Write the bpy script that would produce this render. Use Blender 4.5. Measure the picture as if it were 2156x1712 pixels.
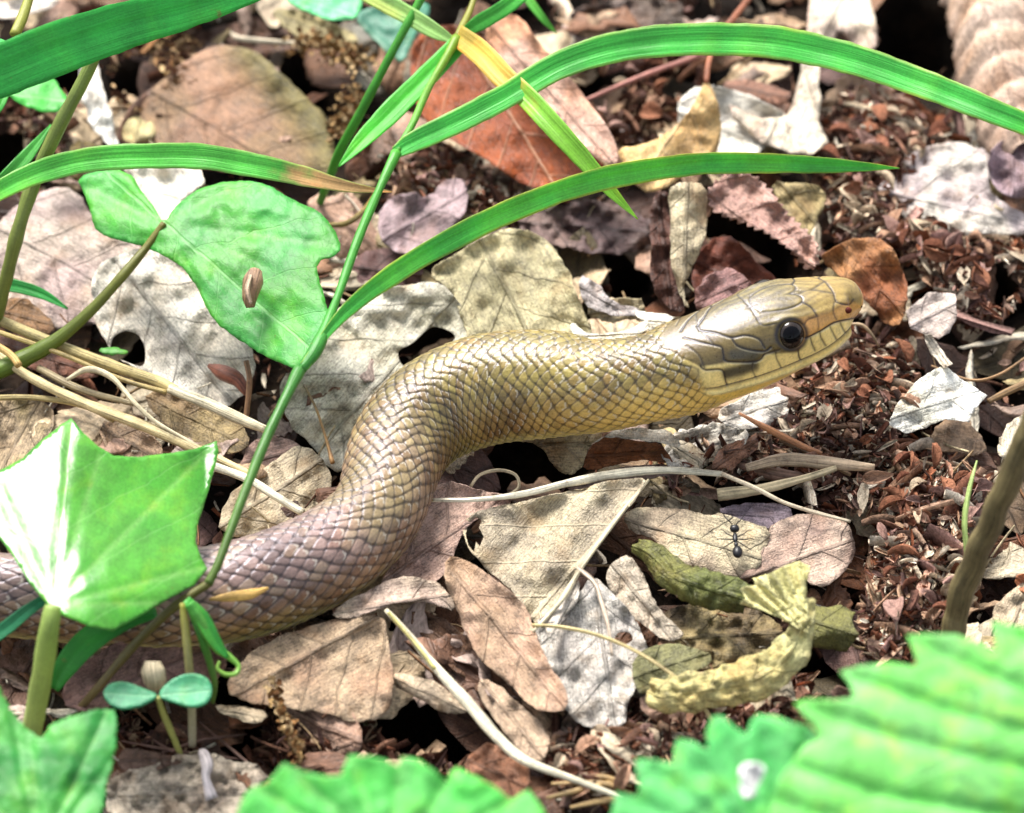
import bpy, bmesh, math, random
import numpy as np
from mathutils import Vector, Matrix, noise as mnoise
from mathutils.geometry import delaunay_2d_cdt

# ------------------------------------------------------------------ scene, camera, light
scene = bpy.context.scene
for o in list(bpy.data.objects):
    bpy.data.objects.remove(o, do_unlink=True)
col = scene.collection
S = 0.01                        # everything below is laid out in centimetres
ELEV = math.radians(42.0)       # the camera looks down at the litter from 42 degrees
DIST = 80.0                     # 80 cm from the snake
PPC = 108.0                     # photo pixels (2155 wide) per centimetre at that distance
CX, CY = 1077.5, 856.0
CAM = Vector((0, -DIST * math.cos(ELEV), DIST * math.sin(ELEV)))
FWD = Vector((0, math.cos(ELEV), -math.sin(ELEV)))
UPV = Vector((0, math.sin(ELEV), math.cos(ELEV)))

cam_d = bpy.data.cameras.new('camera')
cam = bpy.data.objects.new('camera', cam_d)
col.objects.link(cam)
cam.location = CAM * S
cam.rotation_euler = (math.radians(90) - ELEV, 0, 0)
cam_d.sensor_width = 36.0
cam_d.lens = 36.0 * DIST / (2155.0 / PPC)
cam_d.clip_start = 0.01
cam_d.clip_end = 200.0
cam_d.dof.use_dof = True
cam_d.dof.focus_distance = 0.78
cam_d.dof.aperture_fstop = 17.0
scene.camera = cam

SUN_EL, SUN_AZ = math.radians(56), math.radians(-28)     # behind the snake, a little to the left
sun_dir = Vector((math.sin(SUN_AZ) * math.cos(SUN_EL), math.cos(SUN_AZ) * math.cos(SUN_EL), math.sin(SUN_EL)))
world = bpy.data.worlds.new('World')
scene.world = world
world.use_nodes = True
wn, wl = world.node_tree.nodes, world.node_tree.links
wn.clear()
sky = wn.new('ShaderNodeTexSky'); sky.sky_type = 'NISHITA'; sky.sun_disc = False
sky.sun_elevation = SUN_EL; sky.sun_rotation = SUN_AZ
sky.air_density = 1.0; sky.dust_density = 3.0; sky.ozone_density = 0.6
hs = wn.new('ShaderNodeHueSaturation'); hs.inputs['Saturation'].default_value = 0.35
bg = wn.new('ShaderNodeBackground'); bg.inputs['Strength'].default_value = 0.062
wo = wn.new('ShaderNodeOutputWorld')
wl.new(sky.outputs[0], hs.inputs['Color']); wl.new(hs.outputs[0], bg.inputs['Color']); wl.new(bg.outputs[0], wo.inputs[0])
sd = bpy.data.lights.new('sun', 'SUN'); sd.energy = 1.5; sd.angle = math.radians(24); sd.color = (1.0, 0.96, 0.9)
sun = bpy.data.objects.new('sun', sd); col.objects.link(sun)
sun.rotation_euler = (-sun_dir).to_track_quat('-Z', 'Y').to_euler()
sun.location = sun_dir * 3
scene.view_settings.view_transform = 'Standard'
scene.view_settings.look = 'None'
scene.view_settings.exposure = 2.35
scene.view_settings.gamma = 1.0
scene.render.engine = 'CYCLES'

# ------------------------------------------------------------------ helpers
rng = np.random.default_rng(7)
random.seed(7)

def ray(px, py):
    return FWD * DIST + Vector(((px - CX) / PPC, 0, 0)) + UPV * ((CY - py) / PPC)

def G(px, py, z=0.0):
    """point (cm) where the sight line of a photo pixel meets the level z"""
    d = ray(px, py)
    t = (z - CAM.z) / d.z
    return CAM + d * t

def Gn(px, py, z):
    px = np.asarray(px, float); py = np.asarray(py, float); z = np.asarray(z, float)
    dx = (px - CX) / PPC
    u = (CY - py) / PPC
    dy = FWD.y * DIST + UPV.y * u
    dz = FWD.z * DIST + UPV.z * u
    t = (z - CAM.z) / dz
    return np.stack([CAM.x + dx * t, CAM.y + dy * t, CAM.z + dz * t], -1), t

def lin(c):
    c = np.asarray(c, float) / 255.0
    return np.where(c <= 0.04045, c / 12.92, ((c + 0.055) / 1.055) ** 2.4)

def A(r, g, b, k=0.72):
    return lin((r, g, b)) * k

def link(o, parent=None):
    col.objects.link(o)
    if parent is not None:
        o.parent = parent
    return o

def tag(o, label=None, cat=None, group=None, kind=None):
    if label: o['label'] = label
    if cat: o['category'] = cat
    if group: o['group'] = group
    if kind: o['kind'] = kind
    return o

def mesh_obj(name, verts, faces, mat, colors=None, uvs=None, parent=None, smooth=True, thick=0.0, origin=None):
    """verts in cm (n,3); colors (n,3) linear; uvs (n,2); one mesh object with its origin at its base"""
    verts = np.asarray(verts, float)
    if origin is None:
        if parent is not None:
            origin = np.array(parent.location) / S
        else:
            origin = np.array([verts[:, 0].mean(), verts[:, 1].mean(), verts[:, 2].min()])
    origin = np.asarray(origin, float)
    me = bpy.data.meshes.new(name)
    v = (verts - origin) * S
    if isinstance(faces, np.ndarray):
        n, k = faces.shape
        me.vertices.add(len(v)); me.vertices.foreach_set('co', v.astype(np.float32).ravel())
        me.loops.add(n * k); me.loops.foreach_set('vertex_index', faces.astype(np.int32).ravel())
        me.polygons.add(n)
        me.polygons.foreach_set('loop_start', (np.arange(n) * k).astype(np.int32))
        me.update(calc_edges=True); me.validate()
    else:
        me.from_pydata([tuple(x) for x in v], [], faces)
        me.update()
    if smooth:
        me.polygons.foreach_set('use_smooth', np.ones(len(me.polygons), bool))
    if colors is not None:
        ca = me.color_attributes.new('Col', 'FLOAT_COLOR', 'POINT')
        c4 = np.ones((len(v), 4), np.float32); c4[:, :3] = colors
        ca.data.foreach_set('color', c4.ravel())
    if uvs is not None:
        ul = me.uv_layers.new(name='UVMap')
        idx = np.empty(len(me.loops), np.int32); me.loops.foreach_get('vertex_index', idx)
        ul.data.foreach_set('uv', np.asarray(uvs, np.float32)[idx].ravel())
    me.materials.append(mat)
    o = bpy.data.objects.new(name, me)
    o.location = origin * S if parent is None else (0, 0, 0)
    link(o, parent)
    if thick:
        m = o.modifiers.new('thickness', 'SOLIDIFY'); m.thickness = thick * S; m.offset = -1.0
    return o

def empty(name, loc_cm):
    o = bpy.data.objects.new(name, None)
    o.empty_display_size = 0.005
    o.location = Vector(loc_cm) * S
    return link(o)

def catmull(P, n_or_step, closed=False):
    """P (k,d); resample with spacing of roughly step in the first two coordinates"""
    P = np.asarray(P, float)
    k = len(P); out = []
    segs = k if closed else k - 1
    for i in range(segs):
        if closed:
            p0, p1, p2, p3 = P[(i - 1) % k], P[i], P[(i + 1) % k], P[(i + 2) % k]
        else:
            p1, p2 = P[i], P[i + 1]
            p0 = P[i - 1] if i > 0 else 2 * p1 - p2
            p3 = P[i + 2] if i + 2 < k else 2 * p2 - p1
        m = max(1, int(round(np.linalg.norm((p2 - p1)[:2]) / n_or_step)))
        t = (np.arange(m) / m)[:, None]
        out.append(0.5 * (2 * p1 + (p2 - p0) * t + (2 * p0 - 5 * p1 + 4 * p2 - p3) * t ** 2 + (3 * p1 - p0 - 3 * p2 + p3) * t ** 3))
    if not closed:
        out.append(P[-1:])
    return np.concatenate(out)

def inside(pts, poly):
    x, y = pts[:, 0], pts[:, 1]
    r = np.zeros(len(pts), bool)
    x0, y0 = poly[:, 0], poly[:, 1]
    x1, y1 = np.roll(x0, -1), np.roll(y0, -1)
    for a, b, c, d in zip(x0, y0, x1, y1):
        if b == d: continue
        cond = ((b > y) != (d > y)) & (x < (c - a) * (y - b) / (d - b) + a)
        r ^= cond
    return r

def segdist(pts, P, closed=False):
    """distance of pts (n,2) to polyline P"""
    P = np.asarray(P, float)
    Q = np.roll(P, -1, 0) if closed else P[1:]
    P0 = P if closed else P[:-1]
    best = np.full(len(pts), 1e9)
    for a, b in zip(P0, Q):
        ab = b - a; L = (ab ** 2).sum() + 1e-9
        t = np.clip(((pts - a) @ ab) / L, 0, 1)
        d = np.linalg.norm(pts - (a + t[:, None] * ab), axis=1)
        best = np.minimum(best, d)
    return best

def nz(x, y, s, seed=0.0, octs=2):
    """smooth noise about -1..1 at pixel positions"""
    out = np.empty(len(x))
    for i in range(len(x)):
        p = Vector((x[i] / s, y[i] / s, seed))
        v = mnoise.noise(p)
        if octs > 1: v += 0.5 * mnoise.noise(p * 2.1 + Vector((3.1, 1.7, 0)))
        if octs > 2: v += 0.25 * mnoise.noise(p * 4.3)
        out[i] = v
    return out

def sstep(a, b, x):
    t = np.clip((x - a) / (b - a), 0, 1)
    return t * t * (3 - 2 * t)

# ------------------------------------------------------------------ materials
def newmat(name):
    m = bpy.data.materials.new(name); m.use_nodes = True
    n = m.node_tree.nodes; n.clear()
    return m, n, m.node_tree.links

class NT:
    def __init__(s, name):
        s.m, s.n, s.l = newmat(name)
    def node(s, t, **kw):
        x = s.n.new(t)
        for k, v in kw.items(): setattr(x, k, v)
        return x
    def put(s, sock, v):
        if hasattr(v, 'is_output') or isinstance(v, bpy.types.NodeSocket): s.l.new(v, sock)
        else: sock.default_value = v
    def math(s, op, a, b=0.0, c=None, clamp=False):
        x = s.node('ShaderNodeMath', operation=op, use_clamp=clamp)
        s.put(x.inputs[0], a); s.put(x.inputs[1], b)
        if c is not None: s.put(x.inputs[2], c)
        return x.outputs[0]
    def noise(s, vec, scale, detail=3.0, rough=0.55, dist=0.0):
        x = s.node('ShaderNodeTexNoise')
        s.put(x.inputs['Vector'], vec); x.inputs['Scale'].default_value = scale
        x.inputs['Detail'].default_value = detail; x.inputs['Roughness'].default_value = rough
        x.inputs['Distortion'].default_value = dist
        return x.outputs[0]
    def ramp(s, v, a, b, lo=0.0, hi=1.0):
        x = s.node('ShaderNodeMapRange', interpolation_type='SMOOTHSTEP')
        s.put(x.inputs[0], v)
        x.inputs[1].default_value = a; x.inputs[2].default_value = b
        x.inputs[3].default_value = lo; x.inputs[4].default_value = hi
        return x.outputs[0]
    def mix(s, f, a, b, mode='MIX'):
        x = s.node('ShaderNodeMix', data_type='RGBA', blend_type=mode)
        s.put(x.inputs[0], f); s.put(x.inputs[6], a); s.put(x.inputs[7], b)
        return x.outputs[2]
    def vec(s, x, y, z=0.0):
        c = s.node('ShaderNodeCombineXYZ')
        s.put(c.inputs[0], x); s.put(c.inputs[1], y); s.put(c.inputs[2], z)
        return c.outputs[0]
    def uv(s):
        x = s.node('ShaderNodeUVMap', uv_map='UVMap'); sp = s.node('ShaderNodeSeparateXYZ')
        s.l.new(x.outputs[0], sp.inputs[0]); return sp.outputs[0], sp.outputs[1]
    def attr(s):
        return s.node('ShaderNodeAttribute', attribute_name='Col').outputs['Color']
    def rand(s):
        return s.node('ShaderNodeObjectInfo').outputs['Random']
    def scalecol(s, c, f):
        x = s.node('ShaderNodeVectorMath', operation='SCALE')
        s.put(x.inputs[0], c); s.put(x.inputs['Scale'], f); return x.outputs[0]
    def bump(s, h, dist, strength=1.0):
        x = s.node('ShaderNodeBump'); s.put(x.inputs['Height'], h)
        x.inputs['Distance'].default_value = dist * S; x.inputs['Strength'].default_value = strength
        return x.outputs[0]
    def finish(s, colr, rough, normal=None, spec=0.4, transl=None, tcol=None, coat=0.0, coat_rough=0.2, sheen=0.0):
        b = s.node('ShaderNodeBsdfPrincipled')
        s.put(b.inputs['Base Color'], colr); s.put(b.inputs['Roughness'], rough)
        b.inputs['Specular IOR Level'].default_value = spec
        b.inputs['Coat Weight'].default_value = coat; b.inputs['Coat Roughness'].default_value = coat_rough
        if sheen:
            b.inputs['Sheen Weight'].default_value = sheen; b.inputs['Sheen Roughness'].default_value = 0.4; b.inputs['Sheen Tint'].default_value = (0.78, 0.74, 1.0, 1)
            b.inputs['Specular Tint'].default_value = (0.88, 0.85, 1.0, 1)
        if normal is not None:
            s.l.new(normal, b.inputs['Normal'])
        out = s.node('ShaderNodeOutputMaterial')
        if transl:
            t = s.node('ShaderNodeBsdfTranslucent'); s.put(t.inputs[0], tcol if tcol is not None else colr)
            if normal is not None: s.l.new(normal, t.inputs['Normal'])
            mx = s.node('ShaderNodeMixShader'); mx.inputs[0].default_value = transl
            s.l.new(b.outputs[0], mx.inputs[1]); s.l.new(t.outputs[0], mx.inputs[2]); s.l.new(mx.outputs[0], out.inputs[0])
        else:
            s.l.new(b.outputs[0], out.inputs[0])
        return s.m

def veins(t, u, v, seedvec, n=1.1, slant=0.85, wmid=0.035, wside=0.018):
    """pinnate veins on leaf coordinates in cm: midrib on v=0, side veins slanting forward"""
    wob = t.math('MULTIPLY', t.math('SUBTRACT', t.noise(seedvec, 1.3, 2), 0.5), 0.35)
    av = t.math('ABSOLUTE', t.math('ADD', v, t.math('MULTIPLY', wob, 0.3)))
    mid = t.ramp(av, wmid * 0.4, wmid * 1.6, 1, 0)
    q = t.math('ADD', t.math('MULTIPLY', t.math('SUBTRACT', u, t.math('MULTIPLY', av, slant)), n), wob)
    q = t.math('ADD', q, t.math('MULTIPLY', t.math('SIGN', v), 0.2))
    d = t.math('ABSOLUTE', t.math('SUBTRACT', t.math('FRACT', q), 0.5))
    side = t.ramp(d, wside * n * 0.6, wside * n * 2.2, 1, 0)
    vo = t.node('ShaderNodeTexVoronoi', feature='DISTANCE_TO_EDGE'); t.put(vo.inputs['Vector'], seedvec); vo.inputs['Scale'].default_value = 8.0
    net = t.ramp(vo.outputs['Distance'], 0.0, 0.09, 1, 0)
    return mid, side, net

def mat_dead(name, vein_dark=True, vein_amt=0.6, speck=0.5, rough=0.62):
    t = NT(name)
    u, v = t.uv(); r = t.rand()
    p = t.vec(u, v, t.math('MULTIPLY', r, 40.0))
    base = t.attr()
    big = t.noise(p, 0.9, 4, 0.6)
    mid_n = t.noise(p, 4.5, 3, 0.65)
    fine = t.noise(p, 26.0, 2, 0.7)
    fib = t.noise(t.vec(t.math('MULTIPLY', u, 4.0), t.math('MULTIPLY', v, 34.0), r), 1.0, 2, 0.6, 0.5)
    val = t.math('ADD', t.ramp(big, 0.28, 0.72, 0.8, 1.22), t.ramp(mid_n, 0.3, 0.7, -0.22, 0.22))
    val = t.math('ADD', val, t.ramp(fine, 0.34, 0.66, -0.24, 0.26))
    val = t.math('ADD', val, t.ramp(fib, 0.34, 0.66, -0.22, 0.2))
    c = t.scalecol(base, val)
    # warm and grey drifts
    c = t.mix(t.ramp(t.noise(p, 1.7, 3), 0.5, 0.75, 0, 0.45), c, t.scalecol(t.mix(1.0, base, (1.0, 0.72, 0.45, 1), 'MULTIPLY'), 0.8))
    c = t.mix(t.ramp(t.noise(t.vec(v, u, r), 2.3, 4), 0.52, 0.72, 0, 0.35), c, t.scalecol(t.mix(1.0, base, (0.95, 0.93, 1.0, 1), 'MULTIPLY'), 1.15))
    mid, side, net = veins(t, u, v, p)
    vm = t.math('MAXIMUM', t.math('MAXIMUM', mid, t.math('MULTIPLY', side, 0.8)), t.math('MULTIPLY', net, 0.07))
    vc = t.scalecol(base, 0.34) if vein_dark else t.mix(0.5, t.scalecol(base, 1.6), (0.5, 0.42, 0.3, 1))
    c = t.mix(t.math('MULTIPLY', vm, vein_amt), c, vc)
    # decay specks
    sp = t.ramp(t.noise(p, 14.0, 3, 0.75), 0.62, 0.70, 0, speck)
    c = t.mix(sp, c, t.scalecol(base, 0.14))
    h = t.math('ADD', t.math('MULTIPLY', mid_n, 0.6), t.math('MULTIPLY', fine, 0.35))
    h = t.math('ADD', h, t.math('MULTIPLY', fib, 0.3))
    h = t.math('ADD', h, t.math('MULTIPLY', vm, 0.5))
    h = t.math('ADD', h, t.math('MULTIPLY', net, 0.06))
    return t.finish(c, t.ramp(mid_n, 0.3, 0.7, rough - 0.12, rough + 0.14), t.bump(h, 0.085, 1.0), spec=0.4, transl=0.05)

M_DEAD = mat_dead('dead_leaf_dark_veins', True, 0.5, 0.28)
M_DEADL = mat_dead('dead_leaf_pale_veins', False, 0.6, 0.3, 0.42)
M_DEADP = mat_dead('dead_leaf_plain', True, 0.22, 0.3)

def mat_green(name, vein_amt=0.4, rough=0.38, n=0.9, transl=0.3, bump=0.55):
    t = NT(name)
    u, v = t.uv(); r = t.rand()
    p = t.vec(u, v, t.math('MULTIPLY', r, 17.0))
    base = t.attr()
    big = t.noise(p, 0.8, 3); fine = t.noise(p, 18.0, 4, 0.7); md = t.noise(p, 4.0, 4)
    val = t.math('ADD', t.ramp(big, 0.3, 0.7, 0.8, 1.15), t.ramp(fine, 0.3, 0.7, -0.14, 0.14))
    val = t.math('ADD', val, t.ramp(md, 0.3, 0.7, -0.12, 0.12))
    c = t.scalecol(base, val)
    mid, side, net = veins(t, u, v, p, n=n, slant=0.7, wmid=0.03, wside=0.014)
    vm = t.math('MAXIMUM', t.math('MAXIMUM', mid, t.math('MULTIPLY', side, 0.75)), t.math('MULTIPLY', net, 0.22))
    c = t.mix(t.math('MULTIPLY', vm, vein_amt), c, t.mix(0.35, t.scalecol(base, 1.5), (0.6, 0.75, 0.45, 1)))
    c = t.mix(t.ramp(t.noise(p, 1.6, 4, 0.6), 0.48, 0.72, 0, 0.55), c, t.mix(1.0, c, (1.7, 1.02, 0.55, 1), 'MULTIPLY'))
    c = t.mix(t.ramp(t.noise(p, 5.0, 4, 0.7), 0.69, 0.74, 0, 0.7), c, (0.12, 0.08, 0.02, 1))
    h = t.math('SUBTRACT', t.math('ADD', t.math('MULTIPLY', md, 0.5), t.math('MULTIPLY', fine, 0.2)), t.math('MULTIPLY', vm, 0.5))
    tc = t.mix(1.0, c, (1.25, 1.1, 0.5, 1), 'MULTIPLY')
    return t.finish(c, rough, t.bump(h, 0.035, bump), spec=0.5, transl=transl, tcol=tc)
M_GREEN = mat_green('green_leaf', 0.25, 0.5)
M_IVY = mat_green('ivy_leaf', 0.22, 0.24, bump=0.2)
M_GREEN_PALE = mat_green('hairy_green_leaf', 0.2, 0.6, 0.9, 0.38)

def mat_grass():
    t = NT('grass_blade')
    u, v = t.uv(); r = t.rand(); base = t.attr()
    st = t.noise(t.vec(t.math('MULTIPLY', u, 0.5), t.math('MULTIPLY', v, 26.0), t.math('MULTIPLY', r, 9.0)), 1.0, 3, 0.6)
    p = t.vec(u, v, r); big = t.noise(p, 1.4, 4); fine = t.noise(p, 22.0, 3, 0.7)
    val = t.math('ADD', t.ramp(st, 0.3, 0.7, 0.9, 1.08), t.ramp(big, 0.3, 0.7, -0.14, 0.14))
    val = t.math('ADD', val, t.ramp(fine, 0.3, 0.7, -0.1, 0.1))
    c = t.scalecol(base, val)
    c = t.mix(t.ramp(t.noise(p, 3.0, 4, 0.7), 0.66, 0.74, 0, 0.6), c, (0.22, 0.16, 0.05, 1))
    tc = t.mix(1.0, c, (1.2, 1.1, 0.5, 1), 'MULTIPLY')
    return t.finish(c, 0.42, t.bump(st, 0.02, 0.8), spec=0.45, transl=0.32, tcol=tc)
M_GRASS = mat_grass()

def mat_straw():
    t = NT('dry_straw')
    u, v = t.uv(); r = t.rand(); base = t.attr()
    st = t.noise(t.vec(t.math('MULTIPLY', u, 0.8), t.math('MULTIPLY', v, 30.0), t.math('MULTIPLY', r, 9.0)), 1.0, 3, 0.65)
    p = t.vec(u, v, r); fine = t.noise(p, 20.0, 4, 0.7); big = t.noise(p, 2.0, 3)
    val = t.math('ADD', t.ramp(st, 0.34, 0.66, 0.55, 1.2), t.ramp(big, 0.3, 0.7, -0.22, 0.2))
    val = t.math('ADD', val, t.ramp(fine, 0.3, 0.7, -0.12, 0.12))
    c = t.scalecol(base, val)
    c = t.mix(t.ramp(t.noise(p, 7.0, 4, 0.7), 0.6, 0.72, 0, 0.6), c, t.scalecol(t.mix(1.0, base, (0.9, 0.6, 0.4, 1), 'MULTIPLY'), 0.3))
    return t.finish(c, 0.5, t.bump(t.math('ADD', st, t.math('MULTIPLY', fine, 0.4)), 0.03, 0.9), spec=0.4)
M_STRAW = mat_straw()

def mat_crumb():
    t = NT('bud_scale_crumbs')
    base = t.attr(); tc = t.node('ShaderNodeTexCoord'); p = tc.outputs['Object']
    f = t.noise(p, 900.0, 4, 0.7); g = t.noise(p, 2600.0, 3, 0.7)
    r = t.rand()
    c = t.scalecol(base, t.math('ADD', t.ramp(f, 0.3, 0.7, 0.55, 1.3), t.ramp(g, 0.3, 0.7, -0.2, 0.2)))
    return t.finish(c, 0.85, t.bump(t.math('ADD', f, g), 0.03, 0.9), spec=0.15, transl=0.08)
M_CRUMB = mat_crumb()

def mat_soil():
    t = NT('dark_leaf_mould')
    tc = t.node('ShaderNodeTexCoord'); p = tc.outputs['Object']
    a = t.noise(p, 90.0, 6, 0.7); b = t.noise(p, 600.0, 5, 0.75)
    c = t.mix(t.ramp(a, 0.35, 0.65), (0.006, 0.004, 0.003, 1), (0.03, 0.018, 0.011, 1))
    c = t.mix(t.ramp(b, 0.55, 0.75, 0, 0.7), c, (0.08, 0.05, 0.03, 1))
    return t.finish(c, 0.9, t.bump(t.math('ADD', a, t.math('MULTIPLY', b, 0.4)), 0.4, 1.0), spec=0.15)
M_SOIL = mat_soil()

def mat_snake():
    t = NT('snake_scales')
    base = t.attr(); tc = t.node('ShaderNodeTexCoord'); p = tc.outputs['Object']
    a = t.noise(p, 250.0, 3); b = t.noise(p, 1800.0, 4, 0.7)
    c = t.scalecol(base, t.math('ADD', t.ramp(a, 0.3, 0.7, 0.85, 1.15), t.ramp(b, 0.3, 0.7, -0.15, 0.15)))
    return t.finish(c, t.ramp(b, 0.3, 0.7, 0.26, 0.42), t.bump(b, 0.012, 0.6), spec=0.55, coat=0.08, coat_rough=0.25, sheen=0.10)
M_SNAKE = mat_snake()

def mat_simple(name, c, rough, spec=0.5, coat=0.0):
    t = NT(name); tc = t.node('ShaderNodeTexCoord')
    f = t.noise(tc.outputs['Object'], 1500.0, 3)
    cc = t.scalecol((c[0], c[1], c[2]), t.ramp(f, 0.3, 0.7, 0.75, 1.25))
    return t.finish(cc, rough, None, spec, coat=coat, coat_rough=0.03)
M_IRIS = mat_simple("eye_iris", (0.016, 0.010, 0.007), 0.15, 0.4, 0.0)
M_PUPIL = mat_simple('eye_pupil', (0.002, 0.002, 0.003), 0.06, 0.14, 0.0)
M_NOSTRIL = mat_simple('nostril', (0.09, 0.012, 0.006), 0.6, 0.2)
M_ANT = mat_simple('ant_shell', (0.006, 0.006, 0.008), 0.42, 0.4)

# ------------------------------------------------------------------ builders
def leaf(name, label, poly, z=0.0, grad=(0, 0), cup=(0, 0), noise=(0.12, 90), curl=0.0, c=(170, 150, 120), mid=None,
         teeth=None, holes=(), mat=None, step=9.0, thick=0.016, jag=2.0, cat='dead leaf', parent=None, group=None,
         c2=None, hfun=None, smooth=True, cfun=None, k=0.8, pinn=0.035):
    """a thin leaf whose outline was read off the photo; every vertex sits on its sight line at the height
    given by a smooth height function (base, slope, cupping, crumple, curled rim)"""
    seed = rng.random() * 100
    if mat not in (M_GREEN, M_GREEN_PALE, M_IVY):
        noise = (noise[0] * 1.7, noise[1])
        if not curl: curl = rng.choice([-0.22, -0.1, 0.12, 0.22, 0.3])
    P = np.asarray(poly, float)
    if smooth == 'round': O = catmull(P, step * 0.7, True)
    elif smooth:
        Pn = np.roll(P, -1, 0); O = dense(np.stack([P * 0.72 + Pn * 0.28, P * 0.28 + Pn * 0.72], 1).reshape(-1, 2), step * 0.7)
    else: O = dense(P, step * 0.7)
    ctr = O.mean(0)
    tan = np.roll(O, -1, 0) - np.roll(O, 1, 0)
    nrm = np.stack([tan[:, 1], -tan[:, 0]], 1); nrm /= np.linalg.norm(nrm, axis=1)[:, None] + 1e-9
    area = 0.5 * np.sum(O[:, 0] * np.roll(O[:, 1], -1) - np.roll(O[:, 0], -1) * O[:, 1])
    if area < 0: nrm = -nrm
    if jag:
        O = O + nrm * (nz(O[:, 0], O[:, 1], 12.0, seed, 3) * jag + nz(O[:, 0], O[:, 1], 45.0, seed + 3, 2) * jag * 1.8)[:, None]
    if teeth:
        amp, per = teeth
        L = np.concatenate([[0], np.cumsum(np.linalg.norm(np.diff(O, axis=0), axis=1))])
        ph = (L / per) % 1.0
        O = O + nrm * (amp * (ph - 0.4))[:, None]
    lo, hi = O.min(0), O.max(0)
    gx, gy = np.meshgrid(np.arange(lo[0], hi[0] + step, step), np.arange(lo[1], hi[1] + step, step * 0.87))
    gx = gx + (np.arange(gx.shape[0]) % 2)[:, None] * step * 0.5
    I = np.stack([gx.ravel(), gy.ravel()], 1) + rng.normal(0, step * 0.12, (gx.size, 2))
    I = I[inside(I, O)]
    if len(I): I = I[segdist(I, O, True) > step * 0.55]
    H = [dense(np.asarray(h, float), step * 0.6) if len(h) > 8 else catmull(h, step * 0.6, True) for h in holes]
    for h in H:
        if len(I): I = I[~inside(I, h)]; I = I[segdist(I, h, True) > step * 0.5]
    pts = np.concatenate([O, I] + H)
    edges = [(i, (i + 1) % len(O)) for i in range(len(O))]
    b = len(O) + len(I)
    for h in H:
        edges += [(b + i, b + (i + 1) % len(h)) for i in range(len(h))]; b += len(h)
    vv, ee, ff, *_ = delaunay_2d_cdt([Vector(p) for p in pts], edges, [list(range(len(O)))], 1, 1e-4)
    V = np.array([(q.x, q.y) for q in vv])
    F = np.array([list(f) for f in ff if len(f) == 3], int)
    cen = V[F].mean(1)
    keep = inside(cen, O)
    for h in H: keep &= ~inside(cen, h)
    F = F[keep]
    used = np.unique(F); remap = -np.ones(len(V), int); remap[used] = np.arange(len(used)); V = V[used]; F = remap[F]
    x, y = V[:, 0], V[:, 1]
    ed = segdist(V, O, True)
    f = z + grad[0] * (x - ctr[0]) / 100 + grad[1] * (y - ctr[1]) / 100
    if mid is None:
        w = np.linalg.svd(O - ctr, full_matrices=False)[2][0]; m0 = ctr - w * 200; m1 = ctr + w * 200
    else:
        m0, m1 = np.asarray(mid[0], float), np.asarray(mid[1], float)
    ax = (m1 - m0) / (np.linalg.norm(m1 - m0) + 1e-9); pr = np.array([-ax[1], ax[0]])
    du = (V - m0) @ ax; dv = (V - m0) @ pr
    if cup[1]:
        a = math.radians(cup[0]); d = (x - ctr[0]) * -math.sin(a) + (y - ctr[1]) * math.cos(a)
        f = f + cup[1] * (d / 100) ** 2
    if noise[0]:
        f = f + noise[0] * nz(x, y, noise[1], seed, 3)
        f = f + noise[0] * 0.30 * nz(x, y, noise[1] * 0.24, seed + 5, 2)
        f = f - noise[0] * 0.9 * np.abs(nz(x, y, noise[1] * 0.55, seed + 7, 1))
    if pinn:
        q = (du - np.abs(dv) * 0.85) / PPC * 1.1
        f = f - pinn * np.abs(np.sin(np.pi * (q + 0.5))) ** 0.7 * np.clip(ed / 20, 0, 1) + pinn * 1.2 * np.exp(-(dv / 8.0) ** 2)
    if curl: f = f + curl * np.exp(-ed / 20.0) * (0.5 + 1.1 * nz(x, y, 60, seed + 9, 1))
    if hfun is not None: f = f + hfun(x, y, du, dv)
    P3, t = Gn(x, y, f)
    base = A(*c, k=k)
    cols = np.tile(base, (len(V), 1))
    if c2 is not None:
        w = sstep(-0.25, 0.35, nz(x, y, 110, seed + 20, 2))[:, None]
        cols = cols * (1 - w) + A(*c2, k=k) * w
    if cfun is not None: cols = cfun(x, y, du, dv, cols)
    uv = np.stack([du / PPC, dv / PPC], 1)
    tri = P3[F]; nn = np.cross(tri[:, 1] - tri[:, 0], tri[:, 2] - tri[:, 0])
    vd = np.array(CAM) - tri.mean(1)
    flip = (nn * vd).sum(1) < 0
    if flip.mean() > 0.5: F = F[:, ::-1]
    o = mesh_obj(name, P3, np.ascontiguousarray(F), mat or M_DEAD, cols, uv, parent, True, thick)
    if parent is None: tag(o, label, cat, group)
    return o

def dense(P, step):
    P = np.asarray(P, float); out = []
    for i in range(len(P)):
        a, b = P[i], P[(i + 1) % len(P)]
        m = max(1, int(round(np.linalg.norm(b - a) / step)))
        out.append(a + (b - a) * (np.arange(m) / m)[:, None])
    return np.concatenate(out)

def frames(C):
    T = np.gradient(C, axis=0); T /= np.linalg.norm(T, axis=1)[:, None] + 1e-12
    return T

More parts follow.
